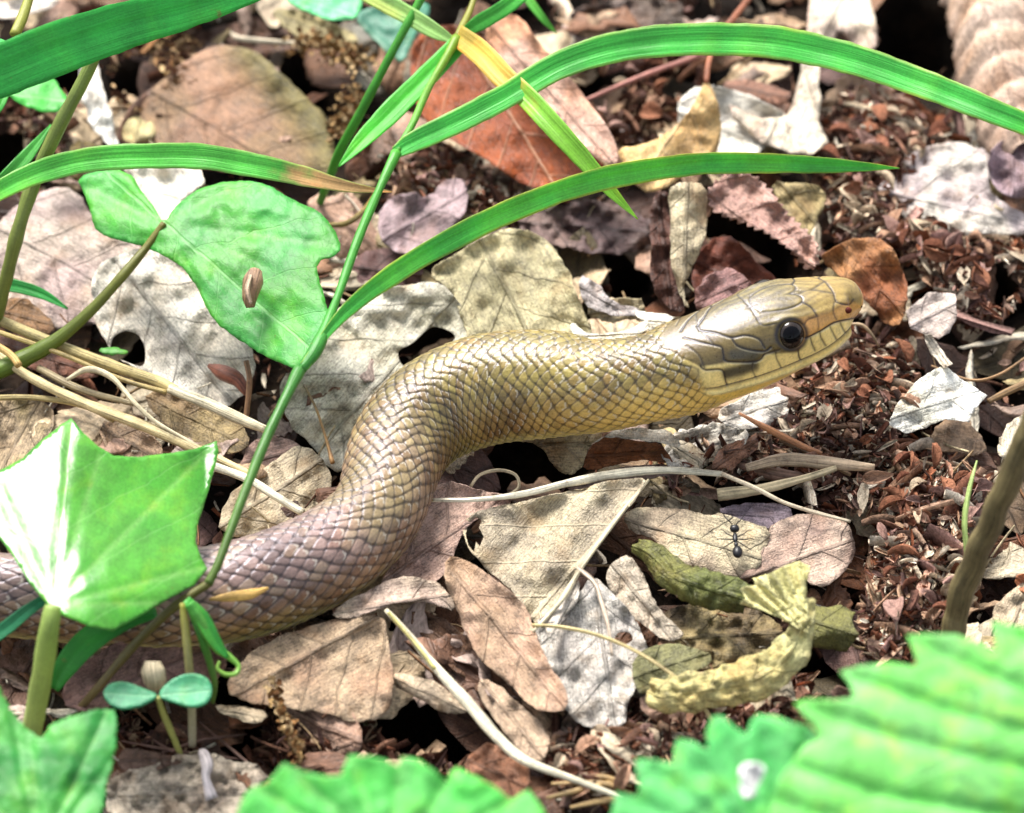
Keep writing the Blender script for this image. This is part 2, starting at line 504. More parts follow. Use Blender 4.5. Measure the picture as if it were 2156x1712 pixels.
def stalk(name, label, path, rad, z=None, c=(200, 190, 140), mat=None, flat=0.75, sides=8, cat='straw', parent=None, group=None,
          c_end=None, jitter=0.0, step=9.0, knots=()):
    """a straw, twig or stem along photo points (px, py, height); rad in photo pixels, one value or one per point"""
    P = [list(p) if len(p) == 3 else [p[0], p[1], z] for p in path]
    R = rad if hasattr(rad, '__len__') else [rad] * len(P)
    Q = catmull(np.array([p + [r] for p, r in zip(P, R)], float), step)
    n = len(Q)
    C, t = Gn(Q[:, 0], Q[:, 1], Q[:, 2])
    s = np.arange(n)
    seed = rng.random() * 50
    if jitter:
        C = C + np.stack([nz(s * 9.0, s * 0 + k * 50, 60, seed, 2) for k in range(3)], 1) * jitter
    r = np.maximum(Q[:, 3], 0.4) / PPC * t * (1 + 0.12 * nz(s * 9.0, s * 0.0, 50, seed + 3, 2))
    L = np.concatenate([[0], np.cumsum(np.linalg.norm(np.diff(C, axis=0), axis=1))])
    for kx in knots:
        r = r * (1 + 0.35 * np.exp(-((np.linspace(0, 1, n) - kx) / 0.015) ** 2))
    T = frames(C); view = C - np.array(CAM); view /= np.linalg.norm(view, axis=1)[:, None]
    Wd = np.cross(T, view); Wd /= np.linalg.norm(Wd, axis=1)[:, None] + 1e-9
    Nn = np.cross(Wd, T)
    ang = np.linspace(0, 2 * np.pi, sides, endpoint=False)
    V = C[:, None] + r[:, None, None] * (np.cos(ang)[None, :, None] * Wd[:, None] + flat * np.sin(ang)[None, :, None] * Nn[:, None])
    V = V.reshape(-1, 3)
    i, j = np.meshgrid(np.arange(n - 1), np.arange(sides), indexing='ij')
    a = i * sides + j; b = i * sides + (j + 1) % sides
    F = np.stack([a, b, b + sides, a + sides], -1).reshape(-1, 4)
    base = A(*c); cols = np.tile(base, (n, 1))
    if c_end is not None:
        w = np.linspace(0, 1, n)[:, None]; cols = cols * (1 - w) + A(*c_end) * w
    cols = np.repeat(cols, sides, 0)
    uv = np.stack([np.repeat(L, sides), (np.tile(np.cos(ang), n) * np.repeat(r, sides))], 1)
    # caps
    V = np.concatenate([V, C[:1], C[-1:]]); cols = np.concatenate([cols, cols[:1], cols[-1:]]); uv = np.concatenate([uv, uv[:1], uv[-1:]])
    faces = [tuple(f) for f in F]
    c0, c1 = n * sides, n * sides + 1
    for q in range(sides):
        faces.append((c0, (q + 1) % sides, q)); faces.append((c1, (n - 1) * sides + q, (n - 1) * sides + (q + 1) % sides))
    o = mesh_obj(name, V, faces, mat or M_STRAW, cols, uv, parent, True)
    if parent is None: tag(o, label, cat, group)
    return o

def blade(name, label, path, width, c=(60, 190, 80), c_tip=None, tip=0.85, roll=0.0, fold=0.2, mat=None, cat='grass blade', parent=None,
          group=None, c_edge=None, step=9.0, taper=True, cfun=None, thick=0.009, crinkle=0.0, ridge=None):
    """grass blade: ribbon with a keeled cross-section; path (px, py, height cm), width in photo px per point"""
    W = width if hasattr(width, '__len__') else [width] * len(path)
    Q = catmull(np.array([list(p) + [w] for p, w in zip(path, W)], float), step)
    n = len(Q); C, t = Gn(Q[:, 0], Q[:, 1], Q[:, 2])
    w = np.maximum(Q[:, 3], 0.5) / PPC * t * 0.5
    T = frames(C); view = C - np.array(CAM); view /= np.linalg.norm(view, axis=1)[:, None]
    Wd = np.cross(T, view); Wd /= np.linalg.norm(Wd, axis=1)[:, None] + 1e-9
    Nn = np.cross(Wd, T)
    flipn = np.sign((Nn * -view).sum(1))[:, None]; Nn = Nn * flipn
    ra = math.radians(roll)
    W2 = Wd * math.cos(ra) + Nn * math.sin(ra); N2 = np.cross(W2, T) * 1.0
    N2 *= np.sign((N2 * -view).sum(1))[:, None]
    k = 9 if mat is None else 17; q = np.linspace(-1, 1, k)
    seed = rng.random() * 30
    s = np.arange(n) * step
    und = nz(s, s * 0, 120, seed, 2) * 0.05
    w = w * (1 + (0.06 if mat is None else 0.20) * nz(s, s * 0 + 9, 50 if mat is None else 28, seed + 2, 3))
    prof = fold * np.abs(q) - 0.04 * np.cos(q * 9.0) * (1 - q * q) if fold >= 0 else fold * q * q
    V = C[:, None] + w[:, None, None] * (q[None, :, None] * W2[:, None] + (prof[None, :, None]) * N2[:, None]) + und[:, None, None] * N2[:, None]
    if ridge:
        rg = np.abs(np.sin(np.pi * (s[:, None] + 18 * q[None]) / ridge[1])) ** 0.6
        V = V + (ridge[0] * rg * (1 - 0.25 * q[None] ** 2))[..., None] * N2[:, None] + (0.10 * (rg - 0.5) * w[:, None] * q[None])[..., None] * W2[:, None]
    if crinkle:
        cn = nz(np.repeat(s, k), (q[None, :] * w[:, None] * PPC).ravel(), 26, seed + 4, 3).reshape(n, k)
        cn = cn - 1.2 * np.abs(nz(np.repeat(s, k) * 0.6, (q[None, :] * w[:, None] * PPC).ravel(), 16, seed + 6, 1).reshape(n, k))
        V = V + (crinkle * cn)[..., None] * N2[:, None]
    V = V.reshape(-1, 3)
    L = np.concatenate([[0], np.cumsum(np.linalg.norm(np.diff(C, axis=0), axis=1))])
    i, j = np.meshgrid(np.arange(n - 1), np.arange(k - 1), indexing='ij')
    a = i * k + j
    F = np.stack([a, a + 1, a + k + 1, a + k], -1).reshape(-1, 4)
    tt = np.linspace(0, 1, n)
    cols = np.tile(A(*c), (n, k, 1))
    if c_tip is not None:
        m = sstep(tip - 0.04, tip + 0.04, tt[:, None] + 0.05 * nz(np.repeat(s, k), np.tile(q * 40, n), 30, seed, 2).reshape(n, k))[..., None]
        cols = cols * (1 - m) + A(*c_tip) * m
    if c_edge is not None:
        m = (np.abs(q)[None, :, None] > 0.9) * 0.7
        cols = cols * (1 - m) + A(*c_edge) * m
    m = (np.abs(q)[None, :, None] < 0.15) * 0.25
    cols = cols * (1 - m) + cols * 1.5 * m
    if cfun is not None: cols = cfun(tt, q, cols)
    dr = nz(np.repeat(s, k), np.tile(q * 25, n), 150, seed + 8, 3).reshape(n, k, 1)
    if mat is not None:
        d2 = sstep(-0.1, 0.5, nz(np.repeat(s, k), np.tile(q * 30, n), 45, seed + 11, 3)).reshape(n, k, 1)
        cols = cols * (1 - 0.45 * d2) + cols * np.array([1.0, 0.8, 0.6]) * 0.45 * d2
    if mat is None: cols = cols * (1 + 0.18 * dr) * (1 + np.array([0.5, 0.05, -0.1]) * sstep(0.1, 0.6, dr))
    uv = np.stack([np.repeat(L, k), (q[None, :] * w[:, None]).ravel()], 1)
    tri = V[F[:, :3]]; nn = np.cross(tri[:, 1] - tri[:, 0], tri[:, 2] - tri[:, 0])
    if ((nn * (np.array(CAM) - tri.mean(1))).sum(1) < 0).mean() > 0.5: F = F[:, ::-1]
    o = mesh_obj(name, V, np.ascontiguousarray(F), mat or M_GRASS, cols.reshape(-1, 3), uv, parent, True, thick)
    if parent is None: tag(o, label, cat, group)
    return o

#==STRUCTURE==
# ------------------------------------------------------------------ ground: one dark sheet of leaf mould
# deep gaps between the leaves: px, py, radius px
HOLLOWS = [(1930, 60, 110), (1900, 130, 60), (1270, 180, 60), (1420, 175, 45), (1570, 520, 80), (1620, 590, 60), (1500, 470, 50), (1060, 990, 90), (1150, 985, 60), (900, 1310, 60), (960, 1530, 90), (860, 1520, 80),
           (480, 1530, 90), (340, 1510, 60), (15, 335, 80), (660, 190, 75), (620, 140, 60), (280, 735, 60), (1560, 1070, 70), (1650, 1040, 60), (1760, 1420, 70), (930, 720, 50), (290, 165, 60), (140, 170, 50), (2100, 600, 50), (1310, 560, 60), (120, 780, 40), (380, 880, 40), (130, 880, 40), (1480, 1010, 40), (2090, 880, 40)]
def in_hollow(px, py, m=0.9):
    return any((px - a) ** 2 + (py - b) ** 2 < (r * m) ** 2 for a, b, r in HOLLOWS)
def build_ground():
    nfx, nfy = 150, 150
    def axis(n, half, far):
        a = np.linspace(-half, half, n)
        f = far ** np.linspace(0.25, 1, 14)
        f = half + (f - f[0]) * (far - half) / (f[-1] - f[0])
        return np.concatenate([-f[1:][::-1], a, f[1:]])
    xs, ys = axis(nfx, 17, 3000.0), axis(nfy, 19, 3000.0)
    X, Y = np.meshgrid(xs, ys)
    Z = np.array([0.30 * mnoise.noise(Vector((x / 2.2, y / 2.2, 3))) + 0.13 * mnoise.noise(Vector((x / 0.6, y / 0.6, 7)))
                  for x, y in zip(X.ravel(), Y.ravel())])
    for hx, hy, hr in HOLLOWS:
        c_ = G(hx, hy, -1.5); rr = hr / PPC
        Z = Z - 2.8 * np.exp(-(((X.ravel() - c_.x) / rr) ** 2 + ((Y.ravel() - c_.y) / (rr * 1.3)) ** 2) ** 1.5)
    V = np.stack([X.ravel(), Y.ravel(), Z - 1.5], 1)
    n, m = len(xs), len(ys)
    i, j = np.meshgrid(np.arange(m - 1), np.arange(n - 1), indexing='ij')
    a = i * n + j
    F = np.stack([a, a + 1, a + n + 1, a + n], -1).reshape(-1, 4)
    o = mesh_obj('ground', V, F, M_SOIL, origin=(0, 0, -1.5))
    tag(o, 'dark brown leaf mould under the litter', None, None, 'structure')
build_ground()
# ------------------------------------------------------------------ the snake: one continuous mesh with scales as relief
# centre line read off the photo outlines: px, py, radius px, height of the centre above the litter (cm)
SNAKE = [(1813, 646, 3, 2.72), (1806, 642, 24, 2.72), (1794, 638, 43, 2.7), (1774, 643, 58, 2.68), (1742, 655, 73, 2.64), (1697, 673, 87, 2.58),
         (1626, 696, 99, 2.48), (1564, 724, 101, 2.38), (1498, 751, 99, 2.26), (1433, 776, 98, 2.12), (1367, 797, 93, 1.98), (1255, 815, 99, 1.76),
         (1175, 811, 113, 1.6), (1100, 813, 117, 1.44), (1022, 822, 118, 1.28), (940, 850, 115, 1.12), (882, 888, 110, 1.02), (843, 938, 105, 0.95), (820, 1000, 100, 0.9),
         (806, 1050, 96, 0.86), (776, 1100, 96, 0.82), (715, 1153, 100, 0.78), (630, 1200, 104, 0.74), (515, 1241, 106, 0.7), (380, 1262, 102, 0.66), (200, 1264, 95, 0.62), (0, 1252, 87, 0.58),
         (-170, 1245, 80, 0.55), (-360, 1290, 72, 0.5), (-520, 1400, 62, 0.4), (-600, 1560, 50, 0.3), (-560, 1720, 38, 0.2), (-430, 1820, 24, 0.1), (-280, 1850, 8, 0.0)]

def Z4(*pts):     # points read in the head close-up -> full photo pixels
    return [(1343.6 + 0.2511 * a, 537.4 + 0.2511 * b) for a, b in pts]

HEAD_SEAMS = [
    (Z4((510, 630), (640, 650), (780, 690), (900, 672), (1010, 705), (1060, 780)), 1.0),
    (Z4((780, 690), (830, 760), (940, 795), (1060, 805), (1110, 770)), 1.0),
    (Z4((380, 690), (520, 730), (640, 755), (700, 775), (715, 850), (745, 892), (990, 890), (1060, 830)), 1.0),
    (Z4((640, 755), (530, 640)), 0.6),
    (Z4((520, 930), (560, 962), (700, 962), (730, 1050), (745, 1095)), 1.0),
    (Z4((560, 960), (500, 830), (400, 760)), 0.6),
    (Z4((1060, 830), (1150, 800), (1180, 790)), 0.7),
    (Z4((1335, 795), (1345, 850), (1362, 885)), 0.9),
    (Z4((1150, 815), (1160, 870), (1200, 950)), 0.7),
    (Z4((960, 900), (955, 960), (985, 1030)), 0.6),
    (Z4((1400, 695), (1520, 640), (1640, 568), (1760, 540), (1850, 525)), 1.0),
    (Z4((1440, 690), (1450, 730), (1480, 800)), 0.8),
    (Z4((1520, 645), (1530, 690), (1570, 760)), 0.8),
    (Z4((1600, 590), (1625, 640), (1660, 710)), 0.7),
    (Z4((1690, 560), (1705, 600), (1735, 655)), 0.7),
    (Z4((460, 510), (480, 570), (515, 630)), 0.8),
    (Z4((460, 515), (700, 470), (940, 440), (1020, 470)), 0.5),
    (Z4((940, 440), (990, 520), (1040, 590), (1150, 575)), 0.7),
    (Z4((930, 440), (1010, 380), (1120, 330), (1330, 330), (1370, 390), (1250, 450), (1030, 480)), 0.7),
    (Z4((1370, 390), (1450, 440), (1495, 515)), 0.9),
    (Z4((1330, 330), (1440, 290), (1640, 320)), 0.6),
    (Z4((1560, 215), (1630, 310), (1660, 395), (1760, 415), (1800, 370)), 0.8),
    (Z4((1640, 400), (1630, 470), (1660, 540)), 0.6),
    (Z4((1500, 515), (1420, 540), (1390, 580)), 0.6),
    (Z4((1500, 515), (1510, 600), (1500, 650)), 0.5),
    (Z4((360, 1000), (380, 1080), (500, 1110), (560, 1110)), 0.5),
    (Z4((500, 960), (505, 1040), (510, 1110)), 0.5),
]
MOUTH = Z4((520, 1125), (640, 1120), (745, 1095), (985, 1030), (1200, 955), (1362, 888), (1500, 828), (1640, 745), (1740, 660), (1800, 590), (1858, 545))
LABTOP = Z4((300, 830), (520, 930), (745, 895), (990, 890), (1060, 830), (1340, 800), (1405, 695), (1640, 568), (1860, 520))
CANTHUS = Z4((300, 600), (480, 620), (800, 640), (1040, 590), (1160, 560), (1400, 515), (1600, 465), (1700, 400), (1790, 380), (1860, 400))
EYE = Z4((1282, 667))[0]

def build_snake():
    K = np.array(SNAKE, float)
    Q = catmull(K, 3.0)
    C, t = Gn(Q[:, 0], Q[:, 1], Q[:, 3])
    r = Q[:, 2] / PPC * t
    L = np.concatenate([[0], np.cumsum(np.linalg.norm(np.diff(C, axis=0), axis=1))])
    # even rings: fine in view, coarser on the tail out of the frame
    head_end = np.interp(0, [0], [0])
    s_new = [0.0]
    lim = L[np.argmin(np.abs(Q[:, 0] + 60) + 1e3 * (Q[:, 0] < -60))]
    while s_new[-1] < L[-1]:
        s = s_new[-1]
        s_new.append(s + (0.020 if s < 4.2 else 0.024 if s < lim else 0.06))
    s = np.array(s_new[:-1])
    C = np.stack([np.interp(s, L, C[:, k]) for k in range(3)], 1)
    r = np.interp(s, L, r); PX = np.interp(s, L, Q[:, 0])
    ker = np.ones(15) / 15
    for _ in range(2):
        Cp = np.pad(C, ((7, 7), (0, 0)), 'edge')
        Cs = np.stack([np.convolve(Cp[:, k], ker, 'valid') for k in range(3)], 1)
        w = sstep(0.3, 1.0, s)[:, None]
        C = C * (1 - w) + Cs * w
    n = len(s)
    T = np.gradient(C, axis=0)
    Tp = np.pad(T, ((20, 20), (0, 0)), 'edge'); k41 = np.hanning(43)[1:-1]; k41 /= k41.sum()
    T = np.stack([np.convolve(Tp[:, k], k41, 'valid') for k in range(3)], 1)
    T /= np.linalg.norm(T, axis=1)[:, None]            # points tailward
    U = np.array([0, 0, 1.0]) - T * T[:, 2:3]; U /= np.linalg.norm(U, axis=1)[:, None]
    Wd = np.cross(U, T)                                 # lateral; choose the sign so that + is the camera side at the head
    if Wd[60, 1] > 0: Wd = -Wd
    m = 352
    th = (np.arange(m) + 0.5) / m * 2 * np.pi - np.pi   # 0 = back line, +90 = right flank (towards the camera)
    ct, st = np.cos(th), np.sin(th)
    # ---- cross-section
    head = 1 - sstep(3.6, 4.6, s)                       # 1 on the head
    hw = head[:, None]
    pexp = 2.0 + 0.55 * hw * sstep(0.1, 0.5, s)[:, None]
    sup = (np.abs(ct)[None] ** pexp + np.abs(st)[None] ** pexp) ** (-1 / pexp)
    # body: slightly flattened belly
    bel = 1 - 0.10 * sstep(2.0, 2.9, np.abs(th))[None] * (1 - hw)
    rad = r[:, None] * sup * bel
    rad = rad * (1 - 0.055 * hw * sstep(0.2, 0.7, s)[:, None])
    P = C[:, None] + rad[..., None] * (ct[None, :, None] * U[:, None] + st[None, :, None] * Wd[:, None])
    Nrm = ct[None, :, None] * U[:, None] + st[None, :, None] * Wd[:, None]
    # ---- project to photo pixels (near side), mirror for the far side
    d = P - np.array(CAM)
    depth = d @ np.array(FWD)
    px = CX + (d[..., 0] / depth * DIST) * PPC
    py = CY - ((d @ np.array(UPV)) / depth * DIST) * PPC
    mir = m - 1 - np.arange(m)
    near = (st > 0)
    px = np.where(near[None], px, px[:, mir]); py = np.where(near[None], py, py[:, mir])
    HR = np.where(s < 5.2)[0]
    hp = np.stack([px[HR].ravel(), py[HR].ravel()], 1)
    # ---- scale lattice on the body
    Ls = np.interp(s, [0, 4, 9, 14, 19, 60], [0.11, 0.115, 0.13, 0.18, 0.22, 0.22])
    bb = np.concatenate([[0], np.cumsum(np.diff(s) / Ls[1:])])
    NR = 31; TH = math.radians(128)
    a = (th / TH) * NR * 0.5
    av = np.broadcast_to(a[None], (n, m)); bv = np.broadcast_to(bb[:, None], (n, m))
    wv = 0.26 * np.sin(av * 0.7 + 1.3 * np.sin(bv * 0.11)) * np.sin(bv * 0.33) + 0.2 * np.sin(av * 1.9 + bv * 0.21 + 2 * np.sin(av * 0.31))
    av = av + wv * 0.6; bv = bv + wv
    p = (av + bv) / 2; q = (bv - av) / 2
    pi_, qi = np.round(p), np.round(q)
    fp, fq = p - pi_, q - qi
    dd = ((np.abs(2 * fp) ** 3.5 + np.abs(2 * fq) ** 3.5) ** (1 / 3.5))
    db = fp + fq
    dorsal = 1 - sstep(TH - 0.03, TH + 0.03, np.abs(th))[None]
    hsc = (1 - np.clip(dd, 0, 1.1) ** 6) * (0.45 + 0.55 * db)
    keel = np.exp(-((fp - fq) / 0.10) ** 2) * 0.12
    h_d = hsc + keel * (dd < 0.8)
    gv = (bv / 2.0) % 1.0
    h_v = sstep(0, 0.12, gv) * (1 - 0.75 * gv)
    body_h = (h_d * dorsal + h_v * (1 - dorsal)) * 0.026
    bodyw = sstep(0, 0.25, s[:, None] - (3.45 + 0.45 * np.exp(-(np.abs(th)[None] / 0.55) ** 2) - 0.25 * sstep(1.5, 2.2, np.abs(th))[None]))
    # the cheek keeps smooth plates a little further back than the crown
    body_h = body_h * bodyw
    groove_b = sstep(0.78, 1.0, dd) * dorsal + (1 - dorsal) * (1 - sstep(0.0, 0.10, gv)) 
    hsh = (np.sin(pi_ * 12.9898 + qi * 78.233) * 43758.5453); hsh = hsh - np.floor(hsh)
    hs2 = (np.sin(pi_ * 39.346 + qi * 11.135) * 24634.6345); hs2 = hs2 - np.floor(hs2)
    # ---- colours on the body
    ab = np.abs(th)[None] * np.ones((n, 1))
    oliv, brow, mauv, bely = A(154, 136, 72, 0.68), A(176, 134, 74, 0.68), A(170, 142, 132, 0.66), A(240, 220, 130, 0.9)  # mauv: mauve brown with the lilac sky sheen mixed into the colour
    grn, orn = A(126, 128, 58, 0.5), A(170, 104, 48, 0.5)
    ws = sstep(8.5, 12.5, s)[:, None, None]
    cb = oliv * (1 - ws) + mauv * ws
    flank = sstep(0.55, 1.7, ab)[..., None]
    cb = cb * (1 - flank * 0.75) + (brow * (1 - 0.2 * ws)) * flank * 0.75
    cb = np.broadcast_to(cb, (n, m, 3)).copy()
    j1 = sstep(0.72, 0.8, hsh)[..., None] * 0.28; cb = cb * (1 - j1) + orn * j1
    j2 = sstep(0.7, 0.8, hs2)[..., None] * 0.25; cb = cb * (1 - j2) + grn * j2
    cb *= (0.62 + 0.7 * hs2)[..., None] * (1.0 + 0.25 * np.sin(s * 1.9) * np.sin(s * 0.7 + 1))[:, None, None]
    pt = sstep(0.1, 0.9, np.sin(s * 1.15 + 0.6)[:, None] * np.sin(ab * 2.2 + 0.4))[..., None] * 0.5
    cb = cb * (1 - pt) + A(168, 152, 74, 0.55) * pt
    bel_w = sstep(1.75, 2.30, ab)[..., None]
    cb = cb * (1 - bel_w) + bely * bel_w
    collar = np.exp(-((s - 4.3) / 0.75) ** 2)[:, None] * sstep(0.75, 1.25, ab)
    cb = cb * (1 - 0.7 * collar[..., None]) + A(246, 208, 112, 0.92) * 0.7 * collar[..., None]
    cb *= (1.08 - 0.28 * sstep(-0.3, 0.9, db) * dorsal)[..., None]
    # throat: warm yellow spreads up behind the jaw
    thr = (1 - sstep(4.4, 7.0, s))[:, None] * sstep(1.05, 1.6, ab)
    cb = cb * (1 - thr[..., None] * 0.8) + A(240, 198, 104, 0.9) * thr[..., None] * 0.8
    cb *= (1 - 0.7 * groove_b * (1 - 0.55 * bel_w[..., 0]))[..., None]
    # pale flecks on the rims of some scales
    fl = ((hsh > 0.5) & (dd > 0.6) & (dd < 0.86) & (db < -0.3)).astype(float) * dorsal * (1 - bel_w[..., 0]) * 0.5
    cb = cb * (1 - fl[..., None]) + A(225, 220, 205) * fl[..., None]
    # ---- head plates
    hs_h = np.zeros(len(hp)); gro = np.zeros(len(hp))
    for line, stg in HEAD_SEAMS:
        g = np.exp(-(segdist(hp, catmull(line, 6.0)) / 2.2) ** 2) * stg
        gro = np.maximum(gro, g)
    mo = np.exp(-(segdist(hp, catmull(MOUTH, 6.0)) / 2.2) ** 2)
    lip = np.exp(-(segdist(hp, catmull(np.array(MOUTH) + np.array([2.0, 8.0]), 6.0)) / 5.0) ** 2)
    under = np.interp(hp[:, 0], [p_[0] for p_ in MOUTH], [p_[1] for p_ in MOUTH]) - hp[:, 1]        # <0 below the mouth line
    lab = np.interp(hp[:, 0], [p_[0] for p_ in LABTOP], [p_[1] for p_ in LABTOP]) - hp[:, 1]
    can = np.interp(hp[:, 0], [p_[0] for p_ in CANTHUS], [p_[1] for p_ in CANTHUS]) - hp[:, 1]
    cc = np.tile(A(136, 122, 70, 0.52), (len(hp), 1))
    tn = nz(hp[:, 0], hp[:, 1], 16, 4.0, 2) if len(hp) < 120000 else np.sin(hp[:, 0] / 9.0) * np.cos(hp[:, 1] / 7.0) * 0.4
    cc *= (1 + 0.18 * tn)[:, None]
    cc *= (1 + 0.32 * np.sin((hp[:, 1] + hp[:, 0] * 0.3) / 2.3 + 3 * np.sin(hp[:, 0] / 21.0)) * (can > 0))[:, None]  # crown streaks: dark marks plus bright sheen streaks put into the colour
    blot = nz(hp[:, 0], hp[:, 1], 26, 14.0, 2) if len(hp) < 120000 else 0 * tn
    cc *= (1 + 0.3 * blot)[:, None]
    cc *= (1 - 0.25 * (1 - sstep(1500, 1640, hp[:, 0])))[:, None]
    snout = sstep(1640, 1760, hp[:, 0])
    side = sstep(2, -10, can) if False else (1 - sstep(-10, 3, can))
    front = sstep(1655, 1700, hp[:, 0])
    tan_c = A(238, 172, 92, 0.78)
    w = (side * front)[:, None]; cc = cc * (1 - w) + tan_c * w
    w = (side * (1 - front) * 0.35)[:, None]; cc = cc * (1 - w) + A(150, 122, 62, 0.5) * w
    w = (snout * 0.35)[:, None]; cc = cc * (1 - w) + A(226, 186, 96, 0.66) * w
    w = (1 - sstep(-5, 2, lab))[:, None]; cc = cc * (1 - w) + A(250, 222, 140, 0.92) * w
    # dark blotch behind the mouth corner
    tp = np.array(Z4((750, 990), (850, 965), (960, 925)))
    w = (np.exp(-(segdist(hp, tp) / 14.0) ** 4) * 0.95)[:, None]; cc = cc * (1 - w) + A(64, 64, 46, 0.5) * w
    tp = np.array(Z4((800, 830), (960, 840)))
    w = (np.exp(-(segdist(hp, tp) / 12.0) ** 4) * 0.8)[:, None]; cc = cc * (1 - w) + A(96, 92, 66, 0.5) * w
    w = (1 - sstep(-3, 2, under))[:, None]; cc = cc * (1 - w) + A(246, 204, 96, 0.95) * w
    w = (lip * 0.7)[:, None]; cc = cc * (1 - w) + A(244, 234, 170, 0.95) * w
    cc *= (1 - 0.8 * mo)[:, None]
    # per-plate tint along the seams: thin pale line above each dark seam
    pal = np.zeros(len(hp))
    for line, stg in HEAD_SEAMS[:16]:
        pal = np.maximum(pal, np.exp(-(segdist(hp, catmull(np.array(line) + np.array([0.5, 3.6]), 6.0)) / 1.2) ** 2) * stg)
    w = (pal * 0.4 * (1 - np.clip(gro, 0, 1)))[:, None]; cc = cc * (1 - w) + A(240, 232, 200, 0.7) * w
    cc *= (1 - 0.96 * np.clip(gro * 1.15, 0, 1))[:, None]
    ed = np.hypot(hp[:, 0] - EYE[0], hp[:, 1] - EYE[1])
    ring = np.exp(-((ed - 32) / 5.0) ** 2)
    cc *= (1 - 0.9 * ring)[:, None]
    ch = cb.copy(); ch[HR] = cc.reshape(len(HR), m, 3)
    bw = bodyw.copy()
    # blend on the neck: plates above run a little further back
    colr = ch * (1 - bw[..., None]) + cb * bw[..., None]
    hd = np.zeros((n, m))
    hh = -0.016 * np.clip(gro, 0, 1) - 0.04 * mo + 0.035 * lip
    hh += 0.02 * np.exp(-((ed - 38) / 8.0) ** 2) - 0.06 * np.exp(-(ed / 24.0) ** 4)
    # ridge along the canthus, hollow in front of the eye
    hh += 0.030 * np.exp(-((can) / 9.0) ** 2) * sstep(1560, 1640, hp[:, 0]) * (1 - sstep(1770, 1800, hp[:, 0]))
    hd[HR] = hh.reshape(len(HR), m)
    hd *= (1 - bw) * sstep(0.02, 0.2, s)[:, None]
    P = P + Nrm * (body_h + hd)[..., None]
    P[..., 2] = np.maximum(P[..., 2], -0.75)
    V = P.reshape(-1, 3)
    i, j = np.meshgrid(np.arange(n - 1), np.arange(m), indexing='ij')
    a_ = i * m + j; b_ = i * m + (j + 1) % m
    F = np.stack([a_, a_ + m, b_ + m, b_], -1).reshape(-1, 4)
    V = np.concatenate([V, C[:1], C[-1:]])
    cols = np.concatenate([colr.reshape(-1, 3), colr[0, :1], colr[-1, :1]])
    tri = V[F[:, :3]]; nn = np.cross(tri[:, 1] - tri[:, 0], tri[:, 2] - tri[:, 0]).reshape(n - 1, m, 3)
    if (nn[400] * Nrm[400]).sum() < 0: F = F[:, ::-1]
    caps = []
    jj = np.arange(m)
    q0 = np.stack([np.full(m, n * m), jj, (jj + 1) % m, (jj + 1) % m], 1)
    root = empty('snake', (C[:, 0].mean(), C[:, 1].mean(), 0.0))
    tag(root, 'olive brown scaly snake with raised head and yellow throat gliding over dead leaves', 'snake')
    body = mesh_obj('body', V, np.ascontiguousarray(F), M_SNAKE, cols, None, root)
    # ---- eyes and nostrils, on both sides of the head
    Ph = P[HR]
    kk = np.argmin((px[HR] - EYE[0]) ** 2 + (py[HR] - EYE[1]) ** 2 + 1e6 * (~near)[None])
    ri, ci = np.unravel_index(kk, (len(HR), m))
    nos = Z4((1752, 466))[0]
    k2 = np.argmin((px[HR] - nos[0]) ** 2 + (py[HR] - nos[1]) ** 2 + 1e6 * (~near)[None])
    ni, nc = np.unravel_index(k2, (len(HR), m))
    for sd_ in (0, 1):
        c_i = ci if sd_ == 0 else mir[ci]
        ctr = P[ri, c_i]; nv = Nrm[ri, c_i]
        er = 0.30
        e_c = ctr - nv * (er * 0.40)
        eye = ball('eye', e_c, (er, er, er), M_IRIS, root)
        # the pupil is a dark cap on the eyeball, pointing outwards and a little forward
        look = Vector(nv) - Vector(T[ri]) * 0.05
        if sd_ == 0: look = (look.normalized() + (CAM - Vector(e_c)).normalized() * 0.6)
        look.normalize()
        cap(e_c, er * 1.012, look, math.radians(33), M_PUPIL, eye, root)
        n_i = nc if sd_ == 0 else mir[nc]
        npos = P[ni, n_i] + Nrm[ni, n_i] * -0.012
        ball('nostril', npos, (0.085, 0.06, 0.065), M_NOSTRIL, root)

def ball(name, ctr, radii, mat, parent, seg=28, rings=16, rot=None):
    th = np.linspace(0, np.pi, rings); ph = np.linspace(0, 2 * np.pi, seg, endpoint=False)
    V = np.array([(math.sin(a) * math.cos(b), math.sin(a) * math.sin(b), math.cos(a)) for a in th for b in ph]) * np.array(radii)
    if rot is not None: V = V @ np.array(rot.to_3x3()).T
    V = V + np.array(ctr)
    F = [(i * seg + j, (i + 1) * seg + j, (i + 1) * seg + (j + 1) % seg, i * seg + (j + 1) % seg) for i in range(rings - 1) for j in range(seg)]
    return mesh_obj(name, V, F, mat, None, None, parent)

def cap(ctr, rad, look, half, mat, parent, root):
    q = look.to_track_quat('Z', 'Y').to_matrix()
    seg, rings = 28, 9
    V, F = [], []
    for i in range(rings):
        a = half * i / (rings - 1)
        for j in range(seg):
            b = 2 * math.pi * j / seg
            v = q @ Vector((math.sin(a) * math.cos(b), math.sin(a) * math.sin(b), math.cos(a))) * rad
            V.append(np.array(ctr) + np.array(v))
    for i in range(rings - 1):
        for j in range(seg):
            F.append((i * seg + j, (i + 1) * seg + j, (i + 1) * seg + (j + 1) % seg, i * seg + (j + 1) % seg))
    o = mesh_obj('pupil', V, F, mat, None, None, None, origin=np.array(root.location) / S)
    o.parent = parent; o.location = (0, 0, 0)
    return o
build_snake()
# ------------------------------------------------------------------ dead leaves, read off the photograph one by one
DL = 'dead_leaf'
def D(label, poly, **kw): return leaf(DL, label, poly, **kw)

